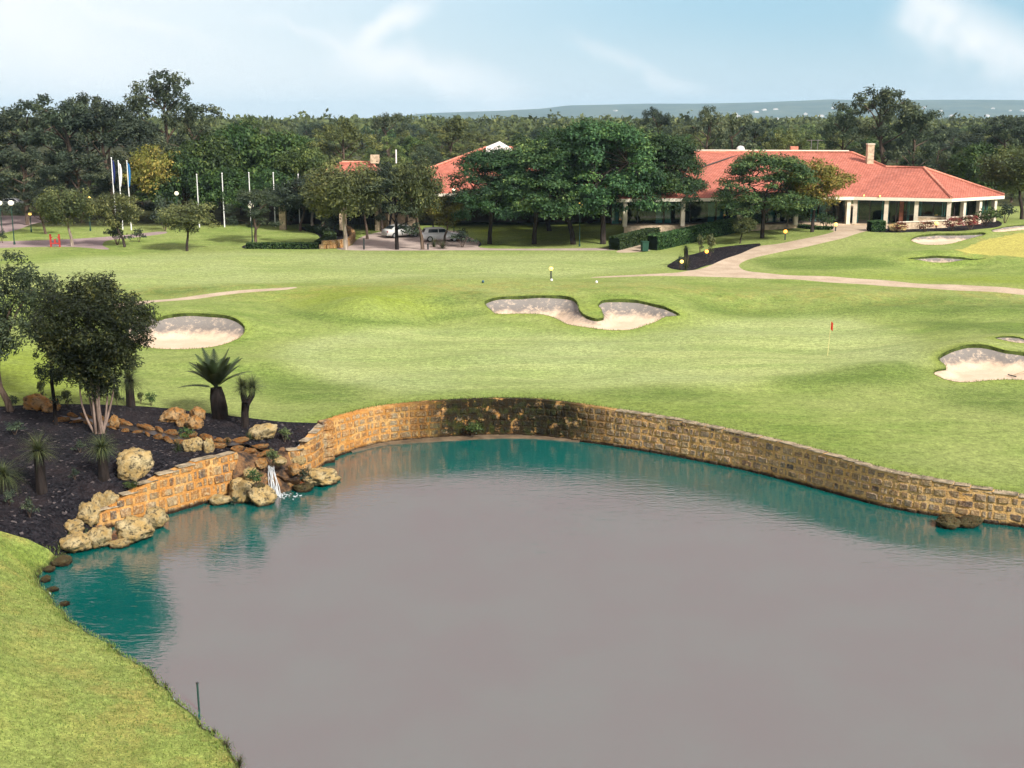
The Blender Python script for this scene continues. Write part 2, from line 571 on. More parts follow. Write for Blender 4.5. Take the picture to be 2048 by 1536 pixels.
def T(x, y):
    x = np.atleast_1d(np.asarray(x, float)); y = np.atleast_1d(np.asarray(y, float))
    z = np.empty(len(x))
    for s in range(0, len(x), 4000):
        xs, ys = x[s:s + 4000], y[s:s + 4000]
        z[s:s + 4000] = np.sqrt((xs[:, None] - ctrl[None, :, 0]) ** 2 + (ys[:, None] - ctrl[None, :, 1]) ** 2 + RBF_C) @ _w[:_n] + _w[_n]
    z = z + lumps2(x, y) * sstep(y, 60, 66) * (1 - sstep(y, 78, 86) * (x < 2)) * (1 - sstep(y, 86, 96))
    amp = sstep(y, 60, 66) * (1 - sstep(y, 108, 122))
    z = z + lumps(x, y) * amp
    far = np.maximum(sstep(y, 150, 185), sstep(np.abs(x), 85, 115))
    far = np.maximum(far, sstep(-y, 10, 40))
    return z * (1 - far) + 4.0 * far


def G(px, py, lift=0.0):
    """where the sight line through a picture point meets the ground"""
    d = ray(px, py)
    ks = np.linspace(22, 260, 1400)
    zz = CAMZ + d.z * ks - T(d.x * ks, d.y * ks)
    i = int(np.argmax(zz < 0)) if (zz < 0).any() else len(ks) - 1
    k0, k1 = ks[max(i - 1, 0)], ks[i]
    a, b = zz[max(i - 1, 0)], zz[i]
    k = k0 + (k1 - k0) * (a / (a - b) if a != b else 0)
    return Vector((d.x * k, d.y * k, float(T(d.x * k, d.y * k)[0]) + lift))


def ground_z(x, y):
    return float(T(x, y)[0])


def in_poly(px, py, poly):
    poly = np.asarray(poly)
    inside = np.zeros(len(px), bool)
    j = len(poly) - 1
    for i in range(len(poly)):
        xi, yi, xj, yj = *poly[i][:2], *poly[j][:2]
        if yi != yj:
            inside ^= ((yi > py) != (yj > py)) & (px < (xj - xi) * (py - yi) / (yj - yi) + xi)
        j = i
    return inside


def dist_poly(px, py, poly, closed=True):
    poly = np.asarray(poly)[:, :2]
    best = np.full(len(px), 1e9); arg = np.zeros(len(px), int); tt = np.zeros(len(px))
    n = len(poly)
    for i in range(n if closed else n - 1):
        a, b = poly[i], poly[(i + 1) % n]
        d = b - a; L2 = max(1e-9, (d ** 2).sum())
        t = np.clip(((px - a[0]) * d[0] + (py - a[1]) * d[1]) / L2, 0, 1)
        q = np.hypot(px - a[0] - t * d[0], py - a[1] - t * d[1])
        m = q < best
        best[m] = q[m]; arg[m] = i; tt[m] = t[m]
    return best, arg, tt


def smooth_ring(pts, step=0.35, closed=True, dim=3):
    """Catmull-Rom through pts, resampled"""
    pts = [Vector(p) for p in pts]
    out = []
    n = len(pts)
    for i in range(n if closed else n - 1):
        p0, p1, p2, p3 = (pts[(i + k) % n] if closed else pts[min(max(i + k, 0), n - 1)] for k in (-1, 0, 1, 2))
        m = max(1, int((p2 - p1).length / step))
        for k in range(m):
            t = k / m
            out.append(0.5 * ((2 * p1) + (p2 - p0) * t + (2 * p0 - 5 * p1 + 4 * p2 - p3) * t * t + (3 * p1 - p0 - 3 * p2 + p3) * t ** 3))
    if not closed: out.append(pts[-1])
    return out


bunker_ring = {}
for k, ring in BUNKERS.items():
    r = smooth_ring([at_z(*p) for p in ring], 0.3)
    for p in r:                                              # a slightly ragged turf edge
        w = 0.05
        p.x += w * noise.noise(Vector((p.x * 1.7, p.y * 1.7, 3))); p.y += w * noise.noise(Vector((p.x * 1.7, p.y * 1.7, 9)))
    bunker_ring[k] = r


def gring(px_list, step=0.6, closed=True):
    return smooth_ring([G(*p) for p in px_list], step, closed)


shore_sm = smooth_ring(shore_pts, 0.4, closed=False)
for i, p in enumerate(shore_sm[1:-1]):
    n1 = noise.noise(Vector((p.x * .9, p.y * .9, 1.0))) * 0.22 + noise.noise(Vector((p.x * 3.1, p.y * 3.1, 4.0))) * 0.08
    p.x += n1; p.y += n1 * .5
lb_sm = smooth_ring(left_back, 0.5, closed=False)
rb_sm = smooth_ring(ret_back, 0.5, closed=False)
wb_sm = smooth_ring(wall_back, 0.5, closed=False)
_ia, _ib = lb_sm[-1].copy(), rb_sm[-1].copy()
INLET = [_ia.lerp(_ib, .25) + Vector((0, .35, 0)), _ia.lerp(_ib, .5) + Vector((0, .5, 0)), _ia.lerp(_ib, .75) + Vector((0, .3, 0))]
# outline of the basin: near bank (behind the camera's foot), up the left shore, left wall, inlet, return wall, main wall
hole = ([Vector((44, 16, 0)), Vector((10, 11, 0)), Vector((-6, 12, 0))] + list(reversed(shore_sm)) + lb_sm +
        INLET + list(reversed(rb_sm)) + wb_sm[2:])
for p in hole: p.z = 0
hole2 = [(p.x, p.y) for p in hole]

MULCH = {
    'pond': [(-180, 830), (0, 813), (120, 808), (230, 810), (330, 816), (440, 829), (500, 836), (560, 843), (640, 846), (660, 852), (600, 900), (530, 935), (470, 960), (300, 1000), (196, 1062), (150, 1098), (112, 1112), (96, 1098), (55, 1078), (0, 1062), (-180, 1030)],
    'island': [(494, 497), (500, 488), (560, 487), (630, 486), (640, 478), (632, 468), (610, 462), (600, 455), (640, 452), (680, 460), (700, 470), (705, 478), (660, 488), (640, 498)],
    'lamps': [(1335, 534), (1350, 521), (1395, 506), (1430, 496), (1500, 488), (1522, 490), (1450, 520), (1405, 534), (1375, 541)],
    'carpark': [(862, 490), (905, 486), (950, 481), (962, 486), (955, 494), (900, 496), (866, 496)],
    'club': [(1735, 463), (1740, 456), (1800, 455), (1890, 452), (1985, 440), (2000, 452), (1930, 461), (1860, 463), (1800, 465)],
}
PAVED = {
    'path': [(2120, 584), (2048, 579), (1900, 569), (1700, 556), (1560, 549), (1500, 543), (1480, 535), (1482, 526), (1510, 515), (1560, 504), (1620, 492), (1680, 478), (1712, 468), (1740, 461), (1775, 457), (1775, 441), (1700, 441), (1575, 446), (1580, 450), (1640, 458), (1668, 462), (1640, 471), (1560, 487), (1515, 493), (1470, 511), (1410, 535), (1380, 541), (1345, 546), (1240, 551), (1180, 555), (1240, 554), (1330, 552), (1400, 553), (1520, 557), (1700, 567), (1900, 580), (2048, 590), (2120, 596)],
    'westpath': [(150, 617), (280, 602), (400, 590), (540, 577), (590, 574), (575, 579), (420, 594), (280, 609), (150, 625)],
    'carpark': [(690, 500), (960, 500.5), (1228, 500.5), (1222, 496), (1100, 497), (968, 496), (958, 484), (930, 470), (900, 461), (790, 461), (740, 468), (716, 478), (704, 490)],
    'drive': [(-80, 497), (60, 494), (150, 494), (216, 499), (205, 490), (216, 481), (260, 476), (330, 467), (320, 463), (230, 472), (140, 478), (30, 482), (-80, 484)],
    'upperdrive': [(-80, 472), (20, 463), (70, 447), (125, 439), (110, 432), (0, 431), (-80, 431)],
    'ramp': [(1232, 504), (1296, 502), (1304, 489), (1345, 474), (1400, 461), (1442, 450), (1440, 441), (1378, 446), (1345, 466), (1285, 484)],
}
mulch_ring = {k: gring(v) for k, v in MULCH.items()}
paved_ring = {k: gring(v) for k, v in PAVED.items()}


def ground_points():
    pts = []

    def grid(x0, x1, y0, y1, s, cone=None):
        nx, ny = int((x1 - x0) / s) + 1, int((y1 - y0) / s) + 1
        X, Y = np.meshgrid(np.linspace(x0, x1, nx), np.linspace(y0, y1, ny))
        X = X + RNG.uniform(-.3, .3, X.shape) * s; Y = Y + RNG.uniform(-.3, .3, Y.shape) * s
        X[1::2] += s / 2
        p = np.c_[X.ravel(), Y.ravel()]
        if cone is not None:
            inside = np.abs(p[:, 0]) < p[:, 1] * .46 + 6
            p = p[inside if cone else ~inside]
        pts.append(p)
    grid(-40, 40, 14, 46, .45, True)
    grid(-60, 60, 46, 100, .42, True)
    grid(-80, 80, 100.3, 140, .7, True)
    grid(-110, 110, 141, 215, 2.2, True)
    grid(-120, 120, -40, 215, 5.0, False)
    for s, r0, r1 in ((14, 230, 520), (60, 540, 1800), (350, 2000, 11000)):
        nx = int(2 * r1 / s)
        X, Y = np.meshgrid(np.linspace(-r1, r1, nx), np.linspace(-r1 * .3, r1, int(nx * .65)))
        X = X + RNG.uniform(-.3, .3, X.shape) * s; Y = Y + RNG.uniform(-.3, .3, Y.shape) * s
        p = np.c_[X.ravel(), Y.ravel()]
        q = np.maximum(np.abs(p[:, 0]), np.abs(p[:, 1]))
        pts.append(p[q > r0])
    for k, ring in bunker_ring.items():
        a = np.array([(p.x, p.y) for p in ring])
        x0, y0 = a.min(0); x1, y1 = a.max(0)
        X, Y = np.meshgrid(np.arange(x0, x1, .22), np.arange(y0, y1, .22))
        p = np.c_[X.ravel() + RNG.uniform(-.06, .06, X.size), Y.ravel() + RNG.uniform(-.06, .06, X.size)]
        p = p[in_poly(p[:, 0], p[:, 1], a)]
        d, _, _ = dist_poly(p[:, 0], p[:, 1], a)
        pts.append(p[d > .1])
    # an extra row of points just inland of the shore for the little cut bank
    for off in (0.16, 0.4, 0.75):
        s2 = offset_line(shore_sm, -off)
        pts.append(np.array([(p.x, p.y) for p in s2]))
    p = np.vstack(pts)
    p = p[~in_poly(p[:, 0], p[:, 1], hole2)]
    return p


GP = ground_points()
verts2 = [Vector(p) for p in GP]
edges = []


def add_ring(ring, closed=True):
    o = len(verts2)
    verts2.extend(Vector((p.x, p.y)) for p in ring)
    n = len(ring)
    edges.extend((o + i, o + (i + 1) % n) for i in range(n if closed else n - 1))


add_ring(hole)
for r in bunker_ring.values(): add_ring(r)
for r in mulch_ring.values(): add_ring(r)
for r in paved_ring.values(): add_ring(r)
cv, ce, cf, *_ = delaunay_2d_cdt(verts2, edges, [], 0, 1e-4)
V2 = np.array([(v.x, v.y) for v in cv]); F = np.array(cf, np.int32)
cen = V2[F].mean(1)
Z = T(V2[:, 0], V2[:, 1])
# cut bank along the natural shore
ds, _, _ = dist_poly(V2[:, 0], V2[:, 1], [(p.x, p.y) for p in shore_sm], closed=False)
near = (V2[:, 0] < 6) & (V2[:, 1] < 62)
Z = np.where(near, np.where(ds < .05, -0.35, np.minimum(Z, np.where(ds < .25, .10, 9.0))), Z)
near_bank = in_poly(V2[:, 0], V2[:, 1], [(-8, 5), (50, 5), (50, 17), (-8, 14)])
Z[near_bank] = np.minimum(Z[near_bank], 0.2)

region = np.zeros(len(F), int)       # 0 lawn, 1 mulch, 2 paving, 10+ bunkers, -1 pond
cx, cy = cen[:, 0], cen[:, 1]
for k, r in mulch_ring.items(): region[in_poly(cx, cy, [(p.x, p.y) for p in r])] = 1
for k, r in paved_ring.items(): region[in_poly(cx, cy, [(p.x, p.y) for p in r])] = 2
for i, (k, r) in enumerate(bunker_ring.items()): region[in_poly(cx, cy, [(p.x, p.y) for p in r])] = 10 + i
region[in_poly(cx, cy, hole2)] = -1
# ------------------------------------------------------------------ ground materials
def mat_lawn():
    t = NT('lawn')
    p = t.pos()
    zone = t.n('ShaderNodeAttribute', attribute_name='zone')
    sp = t.n('ShaderNodeSeparateColor'); t.l(zone.outputs['Color'], sp.inputs[0])
    gr, lush, dry = sp.outputs
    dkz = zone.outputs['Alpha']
    big = t.noise(p, 0.11, 4, 0.55)
    mid = t.noise(t.vscale(p, (0.35, 0.9, 1)), 1.0, 4, 0.6)
    fine = t.noise(p, 5.0, 4, 0.75)
    mow = t.noise(t.vscale(p, (0.05, 0.55, 1)), 1.0, 3, 0.5, 0.6)
    rough = t.mix(t.ramp(mid, .3, .7), (0.146, 0.216, 0.044), (0.232, 0.288, 0.078))
    rough = t.mix(t.ramp(big, .35, .68), rough, (0.246, 0.290, 0.092))
    green = t.mix(t.ramp(mow, .32, .68), (0.238, 0.302, 0.100), (0.314, 0.362, 0.135))
    green = t.mix(t.ramp(big, .38, .66, 0, .55), green, (0.292, 0.342, 0.148))
    c = t.mix(gr, rough, green)
    c = t.mix(t.math('MULTIPLY', lush, t.ramp(t.math('ADD', mid, big), .75, 1.2, .25, .8)), c, (0.185, 0.245, 0.026))
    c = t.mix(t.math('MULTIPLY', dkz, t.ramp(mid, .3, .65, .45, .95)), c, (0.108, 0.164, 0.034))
    dn = t.ramp(t.noise(p, 0.8, 5, 0.65), .42, .66)
    c = t.mix(t.math('MULTIPLY', dry, dn), c, (0.285, 0.252, 0.072))
    c = t.mix(t.math('MULTIPLY', dry, t.ramp(t.noise(p, .45, 4, .6), .5, .68, 0, .65)), c, (0.115, 0.175, 0.030))
    c = t.mix(t.ramp(dry, .86, .99), c, (0.40, 0.365, 0.095))
    c = t.mix(t.ramp(t.attr('litter'), .2, .8), c, t.mix(t.ramp(mid, .35, .65), (0.030, 0.032, 0.014), (0.070, 0.078, 0.024)))
    f = t.ramp(fine, .25, .75, .66, 1.30)
    scar = t.ramp(t.voro(t.vscale(p, (1, 1.3, 1)), .55), .10, .03, 0, .55)
    c = t.mix(t.math('MULTIPLY', scar, t.ramp(t.noise(p, .3, 2), .45, .6)), c, (0.10, 0.12, 0.04))
    sp2 = t.math('MULTIPLY', t.ramp(t.noise(p, 16.0, 2, .8), .3, .7, .74, 1.26), t.ramp(t.noise(t.vscale(p, (1, 1.6, 1)), 1.9, 4, .7), .3, .7, .84, 1.15))
    c = t.mix(1.0, c, t.math('MULTIPLY', f, sp2), 'MULTIPLY')
    h = t.math('ADD', t.noise(p, 9.0, 4, .8), t.math('MULTIPLY', t.noise(p, 28.0, 3, .8), .6))
    t.bsdf(c, 0.9, 0.12, normal=t.bump(h, .75, .055))
    return t.m


def mat_sand():
    t = NT('bunker_sand')
    p = t.pos()
    wall = t.attr('face')                       # how far up the flashed face a point lies
    c = t.mix(t.ramp(t.noise(p, .9, 4, .6), .3, .7), (0.55, 0.42, 0.30), (0.62, 0.485, 0.36))
    c = t.mix(t.ramp(t.noise(t.vscale(p, (1, 1, .6)), 6.0, 3, .7), .35, .7, 0, .3), c, (0.42, 0.32, 0.23))
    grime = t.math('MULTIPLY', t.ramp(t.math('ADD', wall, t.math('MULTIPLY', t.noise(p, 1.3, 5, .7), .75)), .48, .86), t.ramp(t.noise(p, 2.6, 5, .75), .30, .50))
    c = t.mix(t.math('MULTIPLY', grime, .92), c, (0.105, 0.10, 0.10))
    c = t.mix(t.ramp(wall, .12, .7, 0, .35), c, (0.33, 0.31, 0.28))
    h = t.math('ADD', t.noise(p, 7, 4, .7), t.math('MULTIPLY', t.noise(p, 30, 2, .6), .5))
    t.bsdf(c, .95, .1, normal=t.bump(h, .6, .05))
    return t.m


def mat_mulch():
    t = NT('bark_mulch')
    p = t.pos()
    ch = t.voro(p, 9.0, out=1)
    g = t.n('ShaderNodeSeparateColor'); t.l(ch, g.inputs[0])
    c = t.mix(g.outputs[0], (0.003, 0.003, 0.005), (0.021, 0.019, 0.023))
    c = t.mix(t.ramp(g.outputs[1], .955, .98), c, (0.10, 0.085, 0.085))
    c = t.mix(t.ramp(t.noise(p, .7, 4, .6), .45, .7, 0, .45), c, (0.034, 0.024, 0.024))
    t.bsdf(c, .95, .12, normal=t.bump(t.voro(p, 9.0), .9, .08))
    return t.m


def mat_paving(name, a, b):
    t = NT(name)
    p = t.pos()
    c = t.mix(t.ramp(t.noise(p, .6, 5, .6), .3, .7), a, b)
    c = t.mix(1.0, c, t.ramp(t.noise(p, 7, 3, .7), .25, .75, .84, 1.12), 'MULTIPLY')
    c = t.mix(t.ramp(t.noise(p, 1.7, 5, .75), .60, .78, 0, .45), c, tuple(v * .5 for v in a))
    t.bsdf(c, .9, .2, normal=t.bump(t.noise(p, 20, 2), .3, .02))
    return t.m


M = {}
M['lawn'] = mat_lawn()
M['sand'] = mat_sand()
M['mulch'] = mat_mulch()
M['path'] = mat_paving('sandy_path', (0.38, 0.295, 0.21), (0.48, 0.385, 0.285))
M['carpark'] = mat_paving('pink_asphalt', (0.33, 0.265, 0.235), (0.43, 0.345, 0.30))
M['drive'] = mat_paving('brick_drive', (0.25, 0.19, 0.185), (0.33, 0.25, 0.24))

# zones of the turf
GREEN = [(560, 706), (640, 672), (800, 655), (930, 654), (1080, 664), (1230, 672), (1390, 655), (1500, 636), (1650, 628), (1800, 660), (1840, 690), (1850, 715), (1790, 728), (1700, 738), (1560, 756), (1440, 770), (1300, 768), (1180, 780), (1000, 788), (850, 790), (700, 772), (600, 745)]
FAIR = [(-100, 580), (100, 520), (400, 507), (900, 505), (1300, 508), (1340, 530), (1200, 548), (900, 556), (700, 560), (450, 572), (200, 590)]
GOLD = [(1895, 502), (1935, 486), (1985, 473), (2060, 462), (2150, 470), (2150, 525), (2048, 518), (1985, 514), (1925, 508)]
LUSH = [[(-100, 700), (60, 690), (160, 720), (190, 800), (0, 806), (-100, 806)], [(560, 590), (700, 572), (820, 576), (930, 600), (820, 632), (640, 626)],
        [(1560, 550), (1700, 546), (2060, 552), (2060, 572), (1800, 560)], [(1150, 800), (1300, 806), (1500, 840), (1700, 880), (1600, 892), (1400, 846), (1250, 818)],
        [(0, 1075), (60, 1085), (100, 1110), (80, 1140), (0, 1120)], [(940, 480), (1210, 480), (1240, 450), (1000, 445)], [(1160, 612), (1195, 606), (1210, 636), (1180, 640)]]


ROUGH_SHADE = [([(560, 612), (640, 626), (760, 640), (880, 628), (960, 618), (975, 628), (880, 642), (760, 655), (620, 640)], .7), ([(1380, 600), (1480, 612), (1620, 616), (1780, 600), (1980, 596), (2060, 604), (2060, 630), (1850, 634), (1650, 630), (1500, 634), (1400, 622)], 1.5),  # darker rough grass, with shade of the mound and hollows painted in
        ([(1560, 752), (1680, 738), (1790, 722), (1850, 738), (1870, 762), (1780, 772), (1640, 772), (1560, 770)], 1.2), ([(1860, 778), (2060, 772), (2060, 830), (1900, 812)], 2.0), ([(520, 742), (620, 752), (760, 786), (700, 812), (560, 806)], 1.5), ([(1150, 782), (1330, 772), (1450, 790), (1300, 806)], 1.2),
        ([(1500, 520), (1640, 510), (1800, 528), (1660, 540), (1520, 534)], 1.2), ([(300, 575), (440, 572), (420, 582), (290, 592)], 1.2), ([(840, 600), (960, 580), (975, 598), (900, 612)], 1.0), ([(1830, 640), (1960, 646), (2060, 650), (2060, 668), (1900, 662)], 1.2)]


def zone_of(x, y):
    def soft(poly, w):
        r = np.array([(p.x, p.y) for p in gring(poly, 2.0)])
        d, _, _ = dist_poly(x, y, r)
        s = np.where(in_poly(x, y, r), d, -d)
        return sstep(s, -w, w)
    g = np.maximum(soft(GREEN, 1.5), .8 * soft(FAIR, 3.0))
    gold = soft(GOLD, .7)
    g = g * (1 - gold)
    lush = np.zeros(len(x))
    for q in LUSH: lush = np.maximum(lush, soft(q, 2.6))
    bank = (1 - sstep(y, 44, 50)) * (x < -5)
    shore_d, _, _ = dist_poly(x, y, [(p.x, p.y) for p in shore_sm], closed=False)
    wall_d, _, _ = dist_poly(x, y, [(p.x, p.y) for p in wb_sm], closed=False)
    dry = np.maximum(bank * (.35 + .5 * (1 - sstep(shore_d, 1.0, 3.5))), gold)
    dry = np.maximum(dry, .55 * (1 - sstep(np.abs(y - 92 + x * .02), 1, 6)))
    lush = np.maximum(lush, .75 * (1 - sstep(wall_d, .3, 1.6)) * (x > -16) * (x < 22))
    lush = np.maximum(lush, .38 * bank) * (1 - gold)
    for k, r in bunker_ring.items():
        d, _, _ = dist_poly(x, y, [(p.x, p.y) for p in r])
        lush = np.maximum(lush, .6 * (1 - sstep(d, .15, .8)))
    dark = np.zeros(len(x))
    for q, w_ in ROUGH_SHADE: dark = np.maximum(dark, soft(q, w_))
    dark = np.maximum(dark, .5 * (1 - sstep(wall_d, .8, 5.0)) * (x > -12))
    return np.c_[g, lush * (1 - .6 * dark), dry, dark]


def region_mesh(name, mask, mat, z=None, zone=False, extra=None):
    f = F[mask]
    ids, inv = np.unique(f.ravel(), return_inverse=True)
    zz = (Z if z is None else z)[ids]
    v = np.c_[V2[ids], zz]
    attrs = {}
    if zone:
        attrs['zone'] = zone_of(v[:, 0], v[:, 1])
        # leaf litter under the woods
        attrs['litter'] = np.maximum(sstep(v[:, 1], 158, 172), sstep(v[:, 1], 141, 149) * (v[:, 0] < -26) * (v[:, 0] > -120))
        sd_, _, _ = dist_poly(v[:, 0], v[:, 1], [(p.x, p.y) for p in shore_sm], closed=False)
        attrs['litter'] = np.maximum(attrs['litter'], (1 - sstep(sd_, .15, .42)) * (v[:, 1] < 62))      # bare muddy margin
    if extra is not None: attrs['face'] = extra[ids]
    return np_mesh(name, v, inv.reshape(-1, 3), mat, smooth=True, attrs=attrs)


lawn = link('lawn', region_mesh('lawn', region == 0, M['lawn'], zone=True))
tag(lawn, 'green turf of the golf course with putting green and fairway', 'lawn', kind='structure')
mulch_label = {'pond': 'black bark mulch bed beside the pond', 'island': 'dark groundcover bed round the small lawn by the car park', 'lamps': 'dark mulch bed with path lights beside the path', 'carpark': 'dark planting bed in front of the white car', 'club': 'flower bed under the clubhouse windows'}
for k, r in mulch_ring.items():
    m = (region == 1) & in_poly(cx, cy, [(p.x, p.y) for p in r])
    if m.any():
        tag(link('garden_bed', region_mesh('garden_bed', m, M['mulch'])), mulch_label[k], 'garden bed', kind='structure')
pav = {'path': ('path', 'path', 'pale sandy cart path leading up to the clubhouse terrace'), 'westpath': ('path', 'path', 'pale sandy cart path above the left bunker'),
       'carpark': ('car_park', 'carpark', 'pinkish asphalt car park in front of the entrance'), 'drive': ('driveway', 'drive', 'pinkish driveway by the red barrier'),
       'upperdrive': ('driveway', 'drive', 'pinkish driveway under the tall gum trees'), 'ramp': ('ramp', 'path', 'pale ramp climbing between clipped hedges')}
done = np.zeros(len(F), bool)
for k, r in paved_ring.items():
    m = (region == 2) & in_poly(cx, cy, [(p.x, p.y) for p in r]) & ~done
    done |= m
    nm, mt, lb = pav[k]
    if m.any(): tag(link(nm, region_mesh(nm, m, M[mt])), lb, 'path' if mt == 'path' else 'driveway', kind='structure')

M['lip'] = plain('turf_lip', (0.055, 0.075, 0.018), .95, .1, var=.5, scale=3)
bl = {'west': 'sand bunker with stained back face behind the bushy tree', 'centre': 'large two-lobed sand bunker behind the putting green', 'east': 'deep sand bunker at the right edge holding a rake',
      'rear': 'small sliver of sand bunker above the deep right bunker', 'mound': 'thin dark-lipped bunker between the path and the golden green', 'upper': 'sand bunker just below the clubhouse flower bed', 'top': 'small sand bunker at the far right by the bushes'}
blade_roots = []          # (x, y, z, height, lean direction) collected for the grass
for i, (k, ring) in enumerate(bunker_ring.items()):
    m = region == 10 + i
    ra = np.array([(p.x, p.y) for p in ring]); rz = T(ra[:, 0], ra[:, 1])
    ids = np.unique(F[m].ravel())
    x, y = V2[ids, 0], V2[ids, 1]
    d, a, t = dist_poly(x, y, ra)
    edge = rz[a] * (1 - t) + rz[(a + 1) % len(ra)] * t
    lip = 0.05 + 0.16 * sstep(edge, rz.min() + .1, rz.min() + .6)
    zf = rz.min() - 0.12
    face = np.clip((edge - lip - zf), 0, None)
    wdt = 0.35 + face * 1.25
    k2 = np.clip(d / wdt, 0, 1)
    zs = zf + face * (1 - k2) ** 1.25 + 0.03 * np.sin(x * 2.1) * np.sin(y * 1.7)
    zz = Z.copy(); zz[ids] = zs
    fa = np.zeros(len(Z)); fa[ids] = np.clip((zs - zf) / max(.5, rz.max() - zf), 0, 1)
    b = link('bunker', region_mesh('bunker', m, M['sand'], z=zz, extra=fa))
    tag(b, bl[k], 'bunker', 'sand bunkers', kind='structure')
    # the turf lip standing over the sand
    n = len(ring)
    # find the sand edge heights at ring vertices
    e_lip = 0.05 + 0.16 * sstep(rz, rz.min() + .1, rz.min() + .6)
    top = np.c_[ra, rz + .015]; bot = np.c_[ra, np.where(True, zf + np.clip(rz - e_lip - zf, 0, None), 0) - .04]
    fs = [(j, (j + 1) % n, n + (j + 1) % n, n + j) for j in range(n)]
    o = link('turf_lip', np_mesh('turf_lip', np.vstack([top, bot]), fs, M['lip']), b)
    for j in range(n):
        L = math.hypot(*(ra[(j + 1) % n] - ra[j]))
        for _ in range(int(L * (26 if k in ('west', 'centre', 'east') else 10)) + 1):
            q = random.random()
            px_, py_ = ra[j] * (1 - q) + ra[(j + 1) % n] * q
            blade_roots.append((px_ + random.gauss(0, .05), py_ + random.gauss(0, .05) + .04, rz[j] * (1 - q) + rz[(j + 1) % n] * q, random.uniform(.05, .14)))

# ------------------------------------------------------------------ water
def mat_water():
    t = NT('pond_water')
    p = t.pos()
    # long ripples from the breeze plus a finer chop
    r1 = t.noise(t.vscale(p, (1.1, 3.2, 1)), 1.0, 3, .55, .8)
    r2 = t.noise(t.vscale(p, (3.0, 8.5, 1)), 1.0, 2, .5, .3)
    amp = t.ramp(t.noise(p, .055, 2, .5), .35, .65, .35, 1.0)
    h = t.math('MULTIPLY', t.math('ADD', r1, t.math('MULTIPLY', r2, .55)), amp)
    nb = t.bump(h, .26, .07)
    body = t.n('ShaderNodeBsdfDiffuse')
    t.put(body.inputs[0], t.mix(t.ramp(t.noise(p, .25, 4, .6), .3, .7), (0.0, 0.098, 0.087), (0.001, 0.116, 0.100)))
    gl = t.n('ShaderNodeBsdfGlossy')
    gl.inputs['Color'].default_value = (1.0, 0.565, 0.585, 1)          # rosy tint put into the mirror colour to turn reflected sky mauve
    gl.inputs['Roughness'].default_value = .03
    t.l(nb, gl.inputs['Normal'])
    fr = t.n('ShaderNodeLayerWeight'); fr.inputs['Blend'].default_value = .32
    t.l(nb, fr.inputs['Normal'])
    mx = t.n('ShaderNodeMixShader')
    t.l(t.ramp(fr.outputs['Facing'], .30, .95, .39, .45), mx.inputs[0])
    t.l(body.outputs[0], mx.inputs[1]); t.l(gl.outputs[0], mx.inputs[2])
    t.l(mx.outputs[0], t.out.inputs[0])
    return t.m


M['water'] = mat_water()
wx = [(p[0], p[1]) for p in hole2]
wo = MB().add([(-34, 8, 0), (52, 8, 0), (52, 66, 0), (-34, 66, 0)], [(0, 1, 2, 3)])
# trim the sheet to the basin, pushed a little under its banks
ring = [Vector((p[0], p[1], 0)) for p in hole2]
poly_c = Vector((8, 40, 0))
ring = [p + (p - poly_c).normalized() * .12 for p in ring]
r2d = [Vector((p.x, p.y)) for p in ring]
vv, _, ff, *_ = delaunay_2d_cdt(r2d, [(i, (i + 1) % len(r2d)) for i in range(len(r2d))], [], 1, 1e-4)
water = link('pond_water', np_mesh('pond_water', [(v.x, v.y, 0) for v in vv], ff, M['water']))
tag(water, 'still teal and grey water of the golf course pond', 'water', kind='structure')
# ------------------------------------------------------------------ limestone retaining walls
moss_c = at_z(1010, 870, 0)


